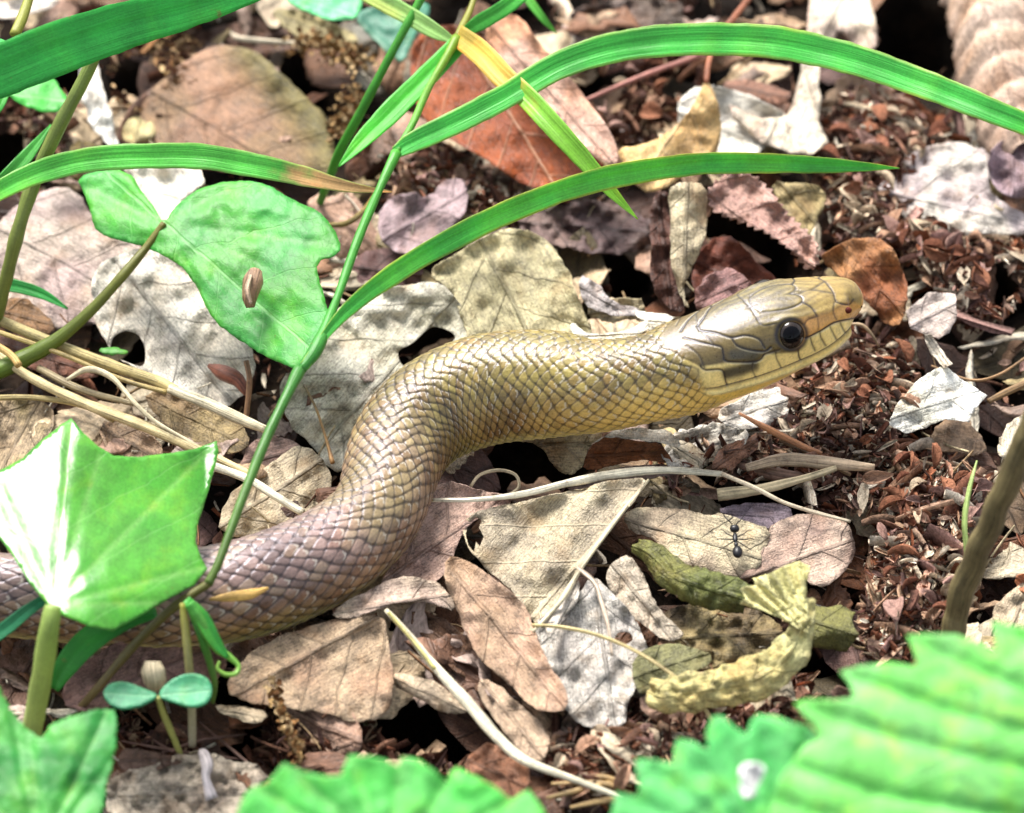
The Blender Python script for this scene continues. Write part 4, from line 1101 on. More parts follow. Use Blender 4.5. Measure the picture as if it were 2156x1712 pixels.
D('dark brown shaded leaf left of the thick pale leaf stalk', [(-20, 1370), (60, 1340), (130, 1350), (110, 1440), (60, 1510), (-20, 1470)], z=-0.3, c=(112, 84, 70), noise=(0.1, 70))
D('cream leaf flake with torn edge in the dark gap right of the seedling', [(450, 1480), (520, 1485), (570, 1500), (545, 1525), (500, 1515), (460, 1500)], z=0.15, c=(210, 190, 158), noise=(0.05, 40), mat=M_DEADP)
D('ash grey crinkled dead leaf at the foot of the seedling',
  [(215, 1650), (280, 1620), (360, 1590), (430, 1585), (500, 1600), (560, 1625), (590, 1680), (580, 1730), (400, 1740), (230, 1730)],
  z=-0.2, grad=(0, -0.2), noise=(0.14, 45), c=(196, 182, 162), c2=(170, 154, 136), jag=4, mat=M_DEADP)
D('dark brown fibrous leaf above the ash grey crinkled leaf', [(240, 1600), (270, 1565), (350, 1590), (400, 1600), (330, 1620), (260, 1630)], z=-0.1, c=(110, 84, 70), noise=(0.06, 40))

# --- filler leaves lying deeper in the litter
def proto_leaf(i, L=2.6, Wd=1.3, lobes=0, c=(130, 100, 75)):
    n, m = 15, 9
    u = np.linspace(0, 1, n); q = np.linspace(-1, 1, m)
    w = Wd * 0.5 * np.sin(np.pi * u ** 0.85) ** 0.75 * (1 + (0.35 * np.sin(u * lobes * 2 * np.pi) if lobes else 0.05 * np.sin(u * 40))) + 0.02
    seed = i * 7.7
    V = []; 
    ca, cb = rng.uniform(-0.5, 0.9), rng.uniform(-0.35, 0.5)
    for a in range(n):
        for b in range(m):
            x = (u[a] - 0.5) * L; y = w[a] * q[b]
            zz = ca * (y ** 2) * 0.8 + cb * (x ** 2) * 0.25 + 0.16 * mnoise.noise(Vector((x * 1.3, y * 1.3, seed))) + 0.06 * mnoise.noise(Vector((x * 4, y * 4, seed)))
            V.append((x, y, zz))
    F = [(a * m + b, (a + 1) * m + b, (a + 1) * m + b + 1, a * m + b + 1) for a in range(n - 1) for b in range(m - 1)]
    V = np.array(V); cols = np.tile(A(*c), (len(V), 1)); uv = V[:, :2].copy()
    o = mesh_obj('litter_leaf', V, F, M_DEAD, cols, uv, None, True, 0.014, origin=(0, 0, 0))
    return o
LABS = ['%s dead leaf half buried in the under layer of the litter' % w for w in ('warm brown', 'dark brown', 'fawn', 'blackish brown', 'light taupe', 'rusty brown', 'dull mauve', 'olive brown')]
cs = [(120, 84, 60), (96, 66, 50), (136, 106, 82), (80, 56, 46), (146, 122, 96), (116, 70, 40), (124, 96, 90), (90, 78, 54)]
protos = [proto_leaf(i, rng.uniform(1.8, 3.0), rng.uniform(0.9, 1.5), [0, 0, 3, 0, 0, 2.5, 0, 0][i], cs[i]) for i in range(8)]
cnt = 0
pos = []
for gx in range(16):
    for gy in range(13):
        px = -60 + gx * 152 + rng.uniform(-60, 60); py = -40 + gy * 152 + rng.uniform(-60, 60)
        if not in_hollow(px, py): pos.append((px, py))
for k_, (px, py) in enumerate(pos):
    src = protos[k_ % 8]
    o = src if k_ < 8 else src.copy()
    if k_ >= 8: col.objects.link(o)
    o.location = G(px, py, rng.uniform(-1.3, -0.8)) * S
    o.rotation_euler = (rng.normal(0, 0.28), rng.normal(0, 0.28), rng.uniform(0, 6.28))
    tag(o, LABS[k_ % 8], 'dead leaf', 'under layer, ' + LABS[k_ % 8].split(' dead')[0] + ' leaves')
# torn fragments wedged between the larger leaves
FR = []
for i in range(12):
    n_ = int(rng.integers(5, 9)); a_ = np.sort(rng.uniform(0, 6.28, n_)); rr = rng.uniform(22, 62, n_)
    poly = [(1077 + r_ * math.cos(t_) * 1.25, 856 + r_ * math.sin(t_)) for t_, r_ in zip(a_, rr)]
    c_ = [(196, 174, 142), (176, 146, 116), (150, 112, 84), (216, 206, 184), (178, 156, 144), (156, 138, 98), (132, 92, 66), (202, 184, 156), (166, 134, 114), (188, 174, 148), (144, 120, 104), (116, 84, 66)][i]
    o = leaf('leaf_fragment', 'x', poly, z=0, noise=(0.05, 45), curl=rng.choice([-0.1, -0.06, 0.06, 0.1]), c=c_, jag=3, mat=M_DEADP, step=7)
    FR.append((o, ['cream', 'tan', 'chestnut', 'whitish', 'mauve', 'olive', 'dark chestnut', 'beige', 'pinkish brown', 'sandy grey', 'dusky', 'dark brown'][i]))
fp = []
while len(fp) < 300:
    x_, y_ = rng.uniform(-40, 2190), rng.uniform(-40, 1750)
    if not in_hollow(x_, y_, 1.25): fp.append((x_, y_))
for k_, (x_, y_) in enumerate(fp):
    src, w_ = FR[k_ % 12]
    o = src if k_ < 12 else src.copy()
    if k_ >= 12: col.objects.link(o)
    o.location = G(x_, y_, rng.uniform(-0.8, -0.2)) * S
    o.rotation_euler = (rng.normal(0, 0.26), rng.normal(0, 0.26), rng.uniform(0, 6.28))
    s_ = rng.uniform(0.7, 2.0); o.scale = (s_, s_, s_)
    tag(o, w_ + ' torn leaf fragment wedged between larger dead leaves', 'leaf fragment', w_ + ' torn leaf fragments')
# the litter goes on beyond the frame: one mass
def outer_litter():
    Vs, Fs, Cs, Us = [], [], [], []; off = 0
    base = [(np.array([v.co for v in p.data.vertices]) / S, np.array([list(f.vertices) for f in p.data.polygons])) for p in protos]
    for k_ in range(900):
        x, y = rng.uniform(-34, 34), rng.uniform(-30, 40)
        if -10.5 < x < 10.5 and -12.5 < y < 13.5: continue
        v, f = base[rng.integers(8)]
        R = Matrix.Rotation(rng.uniform(0, 6.28), 3, 'Z') @ Matrix.Rotation(rng.normal(0, 0.3), 3, 'X') @ Matrix.Rotation(rng.normal(0, 0.3), 3, 'Y')
        Vs.append(v @ np.array(R).T * rng.uniform(0.8, 1.4) + np.array([x, y, rng.uniform(-1.1, 0.4)]))
        Fs.append(f + off); off += len(v)
        cc = np.array([(190, 172, 146), (150, 122, 98), (206, 196, 178), (132, 98, 74), (170, 140, 126)][rng.integers(5)])
        Cs.append(np.tile(A(*cc), (len(v), 1))); Us.append(v[:, :2] + rng.uniform(0, 50, 2))
    o = mesh_obj('leaf_litter', np.concatenate(Vs), np.concatenate(Fs), M_DEADP, np.concatenate(Cs), np.concatenate(Us), origin=(0, 0, -1.0))
    tag(o, 'dead leaf litter spreading beyond the leaves around the snake', None, None, 'stuff')
outer_litter()
# ------------------------------------------------------------------ crumbled bud scales and catkin remains
PAL = [(184, 144, 124), (166, 130, 120), (200, 164, 134), (220, 204, 180), (120, 96, 86), (150, 100, 78), (172, 128, 106), (112, 72, 58), (192, 160, 136), (212, 194, 170), (150, 118, 110), (94, 64, 54), (180, 144, 118), (230, 218, 198), (142, 88, 62), (130, 106, 92), (80, 58, 50)]
def scale_shape(n=4, m=3):
    u = np.linspace(0, 1, n); q = np.linspace(-1, 1, m)
    V = []
    for a in u:
        w = 0.42 * math.sin(math.pi * min(1, a * 0.86 + 0.12)) ** 0.8
        for b in q: V.append(((a - 0.5), w * b, 0.22 * (b * b) - 0.25 * (a - 0.4) ** 2))
    F = [(a * m + b, (a + 1) * m + b, (a + 1) * m + b + 1, a * m + b + 1) for a in range(n - 1) for b in range(m - 1)]
    return np.array(V), np.array(F)
SV, SF = scale_shape()

def crumbs(name, label, poly, count, zlo, zhi, size=(0.10, 0.34), pal=PAL, mound=0.25):
    P = np.asarray(poly, float); lo, hi = P.min(0), P.max(0)
    pts = []
    while len(pts) < count:
        q = rng.uniform(lo, hi, (count * 2, 2)); q = q[inside(q, P)]
        pts += list(q)
    pts = np.array([q for q in pts if not in_hollow(*q)][:count]); 
    Vs, Cs = [], []
    ed = np.clip(segdist(pts, P, True) / 70.0, 0, 1)
    hn = nz(pts[:, 0], pts[:, 1], 70, 3.3, 2)
    for k_, (x, y) in enumerate(pts):
        s_ = rng.uniform(*size) * rng.choice([1, 1, 0.5, 1.9], p=[0.4, 0.3, 0.2, 0.1])
        asp = rng.uniform(0.22, 0.85); 
        if rng.random() < 0.22: asp = 0.14; s_ *= 2.0
        R = np.array((Matrix.Rotation(rng.uniform(0, 6.28), 3, 'Z') @ Matrix.Rotation(rng.normal(0, 0.75), 3, 'X') @ Matrix.Rotation(rng.normal(0, 0.6), 3, 'Y')))
        v = SV * np.array([1, asp, rng.uniform(0.3, 1.3)]) * s_
        z = zlo + (zhi - zlo) * rng.random() + mound * ed[k_] + 0.22 * hn[k_]
        Vs.append(v @ R.T + np.array(G(x, y, z)))
        c = A(*pal[rng.integers(len(pal))], k=rng.uniform(0.5, 1.05))
        rim = (np.abs(SV[:, 1]) > 0.2) | (SV[:, 0] > 0.4)
        Cs.append(c[None] * np.where(rim, 1.3, 0.8)[:, None])
    F = (np.arange(len(pts))[:, None, None] * len(SV) + SF[None]).reshape(-1, 4)
    o = mesh_obj(name, np.concatenate(Vs), F, M_CRUMB, np.concatenate(Cs), None, origin=np.array(G(P[:, 0].mean(), P[:, 1].mean(), -1.0)))
    tag(o, label, None, None, 'stuff')
    return o
PALD = [(110, 70, 52), (90, 60, 48), (140, 104, 84), (70, 46, 36), (168, 140, 112), (120, 92, 84)]
PALC = [(178, 138, 96), (150, 108, 70), (206, 176, 130), (110, 74, 50), (190, 160, 120)]
crumbs('bud_scale_litter', 'red brown crumbled bud scales heaped below the snout', [(1700, 720), (1800, 690), (1900, 720), (1960, 850), (1900, 930), (1980, 960), (2100, 1000), (2090, 1150), (2000, 1330), (1900, 1400), (1810, 1380), (1830, 1150), (1860, 1000), (1760, 950), (1620, 930), (1640, 850)], 2600, -0.5, -0.1, mound=0.45)
crumbs('bud_scale_litter', 'red brown crumbled bud scales beyond the green blade tip', [(1700, 300), (1790, 180), (1860, 190), (1960, 250), (2060, 290), (1960, 330), (1900, 400), (1960, 470), (2155, 500), (2170, 620), (2050, 700), (1900, 540), (1760, 520), (1740, 400)], 2000, -0.5, -0.05, mound=0.5)
crumbs('bud_scale_litter', 'dark crumbs in the pocket between the red leaf and the folded tan leaf', [(1180, 130), (1480, 60), (1480, 180), (1400, 300), (1310, 310), (1240, 220)], 800, -0.6, -0.2, pal=PALD)
crumbs('bud_scale_litter', 'brown crumbs between the split straw and the pale green leaflets', [(1120, 1560), (1240, 1520), (1340, 1480), (1560, 1480), (1740, 1400), (1760, 1480), (1600, 1560), (1420, 1600), (1340, 1680), (1200, 1690)], 1500, -0.55, -0.15, pal=PAL + PALD)
crumbs('bud_scale_litter', 'catkin crumbs on the grey olive leaf under the wide blurred blade', [(230, 110), (330, 60), (430, 90), (420, 170), (330, 230), (240, 240)], 700, -0.3, 0.1, pal=PALC + PALD, size=(0.07, 0.22))
crumbs('bud_scale_litter', 'dark leaf mould crumbs in the shaded gap below the beige brown leaf', [(250, 1510), (560, 1500), (860, 1520), (1000, 1560), (960, 1640), (700, 1620), (500, 1600), (260, 1600)], 1300, -1.0, -0.6, pal=PALD)
crumbs('bud_scale_litter', 'mixed red crumbs between grass stem and red brown leaf', [(800, 330), (900, 290), (1050, 370), (1150, 400), (1050, 460), (960, 440), (820, 440)], 700, -0.5, -0.1, pal=PAL + PALD)
crumbs('bud_scale_litter', 'dark fine crumbs around the small green leaf by the grass stems', [(-20, 200), (120, 180), (170, 230), (130, 330), (60, 420), (-20, 380)], 500, -0.7, -0.2, pal=PALD)
crumbs('bud_scale_litter', 'sparse crumbs strewn over the whole floor', [(-60, -60), (2220, -60), (2220, 1780), (-60, 1780)], 3000, -1.25, -0.6, pal=PAL + PALD, mound=0.0)
crumbs('bud_scale_litter', 'red crumbs under the chin between pale leaves', [(1380, 960), (1500, 890), (1640, 870), (1740, 930), (1850, 1000), (1840, 1080), (1700, 1080), (1560, 1050), (1420, 1040)], 900, -0.4, 0.0)

# the larger bud scales one can pick out singly
def bud_scales():
    protos = []
    for c in [(160, 108, 82), (136, 88, 68), (188, 148, 122), (176, 140, 128), (212, 190, 162)]:
        u = np.linspace(0, 1, 7); q = np.linspace(-1, 1, 5); V = []
        for a in u:
            w = 0.40 * math.sin(math.pi * min(1, a * 0.88 + 0.10)) ** 0.8
            for b in q: V.append((a - 0.5, w * b, 0.30 * b * b * w / 0.4 - 0.5 * (a - 0.4) ** 2 + rng.normal(0, 0.02)))
        F = [(a * 5 + b, (a + 1) * 5 + b, (a + 1) * 5 + b + 1, a * 5 + b + 1) for a in range(6) for b in range(4)]
        V = np.array(V) * np.array([0.55, 0.42, 0.5])
        protos.append(mesh_obj('bud_scale', V, F, M_CRUMB, np.tile(A(*c), (len(V), 1)), None, None, True, 0.01, origin=(0, 0, 0)))
    regs = [([(1740, 740), (1900, 720), (1930, 850), (2080, 1000), (2060, 1200), (1920, 1360), (1850, 1330), (1840, 1000), (1680, 900)], 52, 'larger red brown bud scale lying on the crumb heap below the snout', 'bud scales below the snout', 0.3),
            ([(1720, 280), (1850, 200), (1990, 270), (1960, 330), (1860, 400), (1990, 470), (2130, 520), (2040, 640), (1920, 540), (1780, 480)], 46, 'larger red brown bud scale on the heap beyond the green blade tip', 'bud scales beyond the blade tip', 0.35),
            ([(1130, 1580), (1300, 1540), (1480, 1530), (1380, 1600), (1330, 1660), (1200, 1670)], 24, 'larger brown bud scale between the split straw and the pale green leaflets', 'bud scales by the leaflets', 0.1),
            ([(1200, 120), (1460, 80), (1460, 170), (1300, 290)], 14, 'larger dark bud scale in the pocket beside the red brown leaf', 'bud scales beside the red leaf', 0.0)]
    first = set()
    for poly, n, lab, grp, z in regs:
        P = np.array(poly, float); lo, hi = P.min(0), P.max(0); k_ = 0
        while k_ < n:
            q = rng.uniform(lo, hi)
            if not inside(q[None], P)[0]: continue
            j = int(rng.integers(5)); src = protos[j]
            o = src if j not in first else src.copy()
            if j in first: col.objects.link(o)
            first.add(j)
            o.location = G(q[0], q[1], z + rng.uniform(-0.15, 0.2)) * S
            o.rotation_euler = (rng.normal(0, 0.6), rng.normal(0, 0.5), rng.uniform(0, 6.28))
            s_ = rng.uniform(0.5, 1.15); o.scale = (s_, s_ * rng.uniform(0.6, 1.2), s_)
            tag(o, lab, 'bud scale', grp); k_ += 1
bud_scales()

def catkin(label, path, rad, n, c=(196, 160, 110)):
    """a spent catkin: thread with clustered little bracts"""
    Q = catmull(np.array(path, float), 4.0)
    root = empty('catkin', G(*path[-1]))
    tag(root, label, 'catkin')
    stalk('thread', None, path, 2.2, c=(150, 120, 80), parent=root)
    Vs, Cs = [], []
    for k_ in range(n):
        i = int(rng.beta(2, 2) * (len(Q) - 1)); p = Q[i]
        s_ = rng.uniform(0.08, 0.17)
        R = np.array(Matrix.Rotation(rng.uniform(0, 6.28), 3, 'Z') @ Matrix.Rotation(rng.normal(0, 1.0), 3, 'X') @ Matrix.Rotation(rng.normal(0, 1.0), 3, 'Y'))
        Vs.append((SV * s_ * np.array([1, 1.1, 1.5])) @ R.T + np.array(G(p[0] + rng.normal(0, rad), p[1] + rng.normal(0, rad), p[2] + rng.uniform(-0.05, 0.2))))
        cc = A(*[(c), (160, 118, 74), (216, 186, 140), (120, 84, 54)][rng.integers(4)]); Cs.append(np.tile(cc, (len(SV), 1)))
    F = (np.arange(n)[:, None, None] * len(SV) + SF[None]).reshape(-1, 4)
    o = mesh_obj('bracts', np.concatenate(Vs), F, M_CRUMB, np.concatenate(Cs), None, root)
    o['kind'] = 'stuff'
catkin('golden brown catkin remains clinging to the olive leaf near the pale green leaf', [(610, 95, 0.3), (660, 90, 0.35), (720, 110, 0.35), (775, 140, 0.3)], 14, 260)
catkin('small golden catkin hanging beside the grass clump', [(735, 180, 0.3), (745, 220, 0.3), (715, 260, 0.2), (700, 300, 0.1)], 12, 160)
catkin('thin beaded catkin hanging over the dark gap below the beige brown leaf', [(565, 1420, 0.5), (585, 1480, 0.45), (610, 1540, 0.35), (630, 1590, 0.2), (640, 1650, 0.0)], 7, 150, (206, 170, 116))

# loose fibres, needles and petiole bits too small and many to count
def fibres():
    Vs, Fs, Cs = [], [], []; off = 0
    for k_ in range(520):
        x, y = rng.uniform(-40, 2190), rng.uniform(-40, 1750)
        if in_hollow(x, y, 0.8): continue
        L_, a = rng.uniform(20, 110), rng.uniform(0, 6.28); z = rng.uniform(-0.75, 0.05)
        bend = rng.normal(0, 0.25) * L_
        n_ = 6; t_ = np.linspace(-0.5, 0.5, n_)
        qx = x + math.cos(a) * L_ * t_ - math.sin(a) * bend * (t_ ** 2); qy = y + math.sin(a) * L_ * t_ + math.cos(a) * bend * (t_ ** 2)
        Cc, _ = Gn(qx, qy, z + rng.normal(0, 0.12) * t_ * 2)
        T_ = frames(Cc); s1 = np.cross(T_, [0, 0, 1.0]); s1 /= np.linalg.norm(s1, axis=1)[:, None] + 1e-9; s2 = np.cross(s1, T_)
        r_ = rng.uniform(0.012, 0.035)
        ring = np.array([(0, 1), (0.87, -0.5), (-0.87, -0.5)])
        V = (Cc[:, None] + r_ * (ring[None, :, :1] * s1[:, None] + ring[None, :, 1:] * s2[:, None])).reshape(-1, 3)
        F = [(i * 3 + j, i * 3 + (j + 1) % 3, (i + 1) * 3 + (j + 1) % 3, (i + 1) * 3 + j) for i in range(n_ - 1) for j in range(3)]
        Vs.append(V); Fs.append(np.array(F) + off); off += len(V)
        Cs.append(np.tile(A(*[(222, 204, 166), (150, 110, 80), (200, 170, 130), (110, 78, 62), (236, 226, 204)][rng.integers(5)]), (len(V), 1)))
    o = mesh_obj('plant_fibres', np.concatenate(Vs), np.concatenate(Fs), M_CRUMB, np.concatenate(Cs), None, origin=(0, 0, -1))
    tag(o, 'loose dry fibres and needles strewn through the litter', None, None, 'stuff')
fibres()
# ------------------------------------------------------------------ straws, twigs and stalks on the litter
def ST(label, path, rad, **kw): return stalk(kw.pop('name', 'straw'), label, path, rad, **kw)
PALE = (226, 212, 166)
ST('thick golden straw of the upper bundle running towards the green grass stem', [(-30, 662, 0.75), (110, 722, 0.72), (230, 768, 0.7), (330, 803, 0.65), (370, 822, 0.62)], [11, 12, 12, 12, 11], c=(214, 194, 130))
ST('white end piece of the upper golden straw bundle touching the green grass stem', [(355, 818, 0.66), (430, 848, 0.6), (500, 880, 0.5), (560, 905, 0.4)], [11, 13, 12, 9], c=(238, 226, 190))
ST('thin straw lying on the upper edge of the golden straw bundle', [(-30, 690, 0.8), (120, 742, 0.8), (260, 800, 0.75), (350, 826, 0.7)], 5, c=(200, 176, 110))
ST('long straw of the lower bundle passing behind the bright ivy leaf', [(-30, 728, 0.55), (60, 792, 0.55), (180, 850, 0.5), (330, 908, 0.45), (460, 968, 0.4), (540, 1005, 0.35)], [10, 10, 11, 12, 10, 7], c=(220, 200, 146))
ST('flat white straw end sticking out below the lower straw bundle towards the snake', [(430, 975, 0.5), (520, 1008, 0.5), (580, 1045, 0.45), (638, 1080, 0.4)], [9, 9, 9, 8], c=(240, 234, 208))
ST('short grey straw splinter between the two straw bundles', [(80, 775, 0.5), (170, 820, 0.45), (280, 850, 0.4)], [8, 8, 5], c=(190, 172, 132))
ST('thin brown straw entering low at the left above the mottled leaf', [(-30, 838, 0.3), (80, 838, 0.32), (180, 856, 0.3), (240, 885, 0.3)], 6, c=(196, 176, 116))
ST('curved flat dry grass ribbon looping between the straw bundles', [(140, 800, 0.7), (185, 778, 0.85), (235, 795, 0.85), (285, 850, 0.75), (330, 890, 0.6), (400, 930, 0.5), (450, 960, 0.4)], [4, 7, 6, 5, 4, 4, 2], c=(222, 208, 170))
ST('tan withered grass bit by the left end of the straws', [(-30, 715, 0.9), (20, 745, 0.85), (40, 770, 0.8)], 8, c=(206, 170, 100))
ST('kinked split white straw slanting from the black hollow to the pale green leaf', [(812, 1284, 0.85), (860, 1335, 0.85), (905, 1392, 0.8), (985, 1480, 0.7), (1040, 1545, 0.62), (1090, 1592, 0.55), (1130, 1612, 0.5), (1200, 1638, 0.4), (1310, 1680, 0.2)], [5, 7, 10, 13, 12, 11, 9, 7, 6], c=(240, 230, 200), flat=0.5)
ST('slim yellow straw lying along the upper part of the kinked white straw', [(818, 1290, 0.95), (870, 1350, 0.95), (915, 1408, 0.9)], 4, c=(206, 196, 116))
ST('white bent straw crossing the folded olive grey leaf under the snake', [(908, 1053, 0.55), (1000, 1052, 0.75), (1100, 1040, 0.85), (1200, 1016, 0.9), (1300, 998, 0.9), (1400, 990, 0.85), (1520, 998, 0.7)], [4, 5, 7, 9, 10, 8, 6], c=(240, 232, 206), flat=0.6)
ST('thin pale stalk falling from the bent straw to the mauve brown leaf', [(1520, 998, 0.72), (1590, 1028, 0.7), (1650, 1058, 0.65), (1720, 1080, 0.55), (1790, 1098, 0.45)], [5, 5, 4, 4, 3], c=(222, 206, 178))
ST('thin looped rootlet in the hollow under the wavy leaf', [(990, 1025, 0.35), (1010, 1000, 0.5), (1050, 990, 0.6), (1085, 1000, 0.55), (1092, 1025, 0.4), (1075, 1040, 0.3)], 3.5, c=(224, 206, 170))
ST('thin arched tan stem over the silvery white leaf', [(1120, 1316, 0.75), (1180, 1320, 0.85), (1260, 1338, 0.85), (1340, 1372, 0.8), (1420, 1425, 0.7), (1470, 1475, 0.5), (1502, 1520, 0.3)], 4, c=(206, 186, 130))
ST('curved thin pale stalk forking over the silvery leaf near the dark vein', [(1215, 1195, 0.8), (1250, 1225, 0.85), (1265, 1265, 0.8), (1280, 1320, 0.7), (1288, 1380, 0.5)], [5, 5, 5, 4, 3], c=(206, 186, 164))
ST('pale straw edging the fold of the olive grey leaf', [(1365, 1010, 0.85), (1300, 1090, 0.8), (1230, 1185, 0.8), (1180, 1265, 0.78), (1122, 1330, 0.72)], [3, 5, 5, 6, 3], c=(222, 210, 176))
ST('splintered wood sliver lying right of the brown leaf peak', [(1570, 985, 0.45), (1650, 968, 0.5), (1740, 975, 0.5), (1840, 985, 0.4)], [8, 14, 14, 8], c=(208, 182, 150), flat=0.5)
ST('long pale wood splinter under the thin falling stalk', [(1510, 1042, 0.35), (1600, 1030, 0.4), (1700, 1005, 0.45), (1760, 985, 0.5)], [14, 11, 8, 6], c=(216, 198, 158), flat=0.5)
ST('dark split wood chip beneath the wood splinters', [(1540, 975, 0.2), (1640, 1000, 0.2), (1760, 1010, 0.2)], [6, 14, 8], c=(150, 116, 96), flat=0.5)
ST('orange brown twig slanting under the throat of the snake', [(1555, 870, 0.5), (1620, 905, 0.48), (1690, 940, 0.45), (1730, 955, 0.4)], [3, 7, 7, 4], c=(214, 150, 104), name='twig', cat='twig')
ST('thin dark twig continuing below the orange brown twig', [(1640, 925, 0.3), (1720, 965, 0.3), (1790, 1000, 0.25)], 4, c=(140, 112, 80), name='twig', cat='twig')
ST('pinkish red twig crossing the dark pocket behind the tan leaf', [(1232, 212, 0.5), (1300, 182, 0.6), (1380, 150, 0.7), (1450, 125, 0.8), (1520, 95, 0.9)], [4, 5, 6, 6, 5], c=(196, 130, 116), name='twig', cat='twig')
ST('reddish brown stalk rising from the peak of the folded tan leaf', [(1486, 175, 1.65), (1492, 130, 1.8), (1512, 80, 1.9), (1550, 30, 1.9), (1590, -20, 1.8)], [5, 6, 6, 7, 7], c=(184, 112, 76), name='twig', cat='twig')
ST('white straw end poking out over the olive hump behind the catkin crumbs', [(486, 68, 0.3), (500, 80, 0.4), (560, 88, 0.45), (640, 92, 0.4)], [3, 6, 6, 4], c=(226, 210, 180))
ST('blurred thick olive twig rising at the right beside the pale green leaf', [(1995, 1380, 0.0), (2015, 1280, 1.0), (2050, 1180, 2.2), (2100, 1070, 3.6), (2150, 950, 5.0), (2210, 820, 6.4), (2300, 620, 8.4), (2420, 380, 11.0)], [26, 27, 28, 28, 28, 27, 24, 18], c=(120, 108, 72), c_end=(150, 136, 96), name='twig', cat='twig', flat=1.0, sides=12, jitter=0.05)
ST('thin bright green sprout standing among the red crumbs', [(2032, 1300, -0.3), (2036, 1190, 0.6), (2030, 1100, 1.3), (2040, 1030, 1.7), (2056, 970, 1.9)], [4, 6, 6, 5, 2], c=(196, 222, 130), name='sprout', cat='sprout')
ST('brown needle lying right of the bright white leaf', [(1960, 770, 0.3), (2040, 800, 0.3), (2100, 790, 0.3), (2170, 745, 0.3)], [2, 3, 3, 3], c=(170, 132, 90), name='twig', cat='twig')
ST('dark twig lying beyond the bright white leaf at the right', [(2080, 845, 0.35), (2120, 825, 0.35), (2175, 800, 0.35)], [6, 8, 8], c=(150, 118, 78), name='twig', cat='twig')
ST('short thin twig curving out from under the snake chin', [(1790, 682, 0.9), (1815, 685, 0.9), (1835, 705, 0.75), (1850, 730, 0.5)], [3, 4, 3, 2], c=(176, 150, 116), name='twig', cat='twig')
ST('olive curved rootlet near the upper straw joint by the grass stem', [(690, 475, 0.6), (730, 470, 0.6), (765, 445, 0.55), (790, 410, 0.5)], [5, 6, 6, 5], c=(150, 128, 52), name='twig', cat='twig')
ST('brown thin stalk standing under the tip of the heart shaped leaf', [(518, 760, 0.9), (525, 800, 0.7), (520, 860, 0.3), (516, 890, 0.1)], [6, 6, 6, 5], c=(150, 112, 80), name='twig', cat='twig')
ST('thin dark stalk of the chalky grey leaf running down to its orange tip', [(640, 810, 0.4), (665, 860, 0.4), (685, 920, 0.35), (700, 975, 0.3)], [3, 3, 3, 5], c=(120, 104, 60), c_end=(200, 150, 90), name='twig', cat='twig')
ST('reddish brown curled bud under the lowest tip of the heart shaped leaf', [(440, 770, 0.4), (470, 785, 0.5), (500, 800, 0.5), (520, 830, 0.4)], [5, 17, 16, 6], c=(150, 88, 66), name='bud', cat='bud', flat=0.9, step=5)
for k_, (a, b) in enumerate([((255, 1560), (520, 1600)), ((300, 1600), (520, 1545)), ((600, 1650), (800, 1560)), ((420, 1520), (560, 1640)), ((300, 1540), (470, 1610)), ((640, 1560), (840, 1640)), ((1160, 1650), (1330, 1670)), ((1150, 1680), (1320, 1640)), ((1200, 1700), (1330, 1690)), ((1240, 1640), (1330, 1655))]):
    m_ = ((a[0] + b[0]) / 2 + rng.uniform(-20, 20), (a[1] + b[1]) / 2 + rng.uniform(-15, 15))
    z_ = -0.55 if k_ < 6 else 0.0
    ST('thin brown rootlet in the dark gap under the seedling' if k_ < 6 else 'dry yellowish fibre in the bundle left of the smaller pale leaflet', [(a[0], a[1], z_), (m_[0], m_[1], z_ + 0.1), (b[0], b[1], z_)], [2, 4, 2] if k_ < 6 else [4, 7, 4],
       c=(126, 92, 78) if k_ < 6 else (190, 158, 104), group='rootlets under the seedling' if k_ < 6 else 'dry fibres by the leaflets', name='rootlet' if k_ < 6 else 'straw', cat='rootlet' if k_ < 6 else 'straw')
# ------------------------------------------------------------------ grass
GR = (62, 196, 84); YG = (150, 214, 70)
g = empty('grass_plant', G(150, 1512, -0.6)); tag(g, 'tall green grass plant with jointed stem and long arching blades in front of the snake', 'grass')
stalk('stem', None, [(150, 1512, -0.5), (200, 1455, 0.4), (290, 1350, 1.3), (370, 1275, 2.0), (440, 1228, 2.3)], [8, 9, 10, 10, 9], c=(150, 128, 88), c_end=(122, 124, 56), mat=M_GRASS, parent=g, flat=1.0)
stalk('stem', None, [(438, 1230, 2.3), (462, 1180, 2.5), (510, 1050, 2.9), (560, 925, 3.2), (600, 840, 3.4), (632, 775, 3.5)], [10, 9, 10, 11, 11, 13], c=(96, 122, 46), c_end=(80, 160, 66), mat=M_GRASS, parent=g, flat=1.0)
stalk('stem', None, [(632, 778, 3.5), (665, 735, 3.6), (705, 640, 3.75), (755, 500, 3.9), (800, 395, 4.0), (834, 322, 4.1)], [13, 15, 9, 10, 9, 12], c=(74, 168, 66), c_end=(96, 190, 70), mat=M_GRASS, parent=g, flat=1.0)
stalk('stem', None, [(834, 322, 4.1), (868, 262, 4.2), (900, 190, 4.3), (940, 120, 4.4), (962, 80, 4.5)], [9, 8, 8, 9, 12], c=(96, 190, 70), c_end=(150, 190, 60), mat=M_GRASS, parent=g, flat=1.0)
blade('blade', None, [(640, 772, 3.55), (680, 712, 3.7), (730, 655, 3.9), (800, 596, 4.1), (900, 532, 4.3), (1030, 464, 4.5), (1180, 402, 4.6), (1320, 366, 4.6), (1480, 345, 4.5), (1640, 344, 4.3), (1780, 350, 4.1), (1892, 354, 3.9)],
      [22, 18, 30, 42, 48, 50, 50, 50, 47, 42, 28, 2], c=(88, 216, 82), c_edge=(196, 216, 96), parent=g, roll=12)
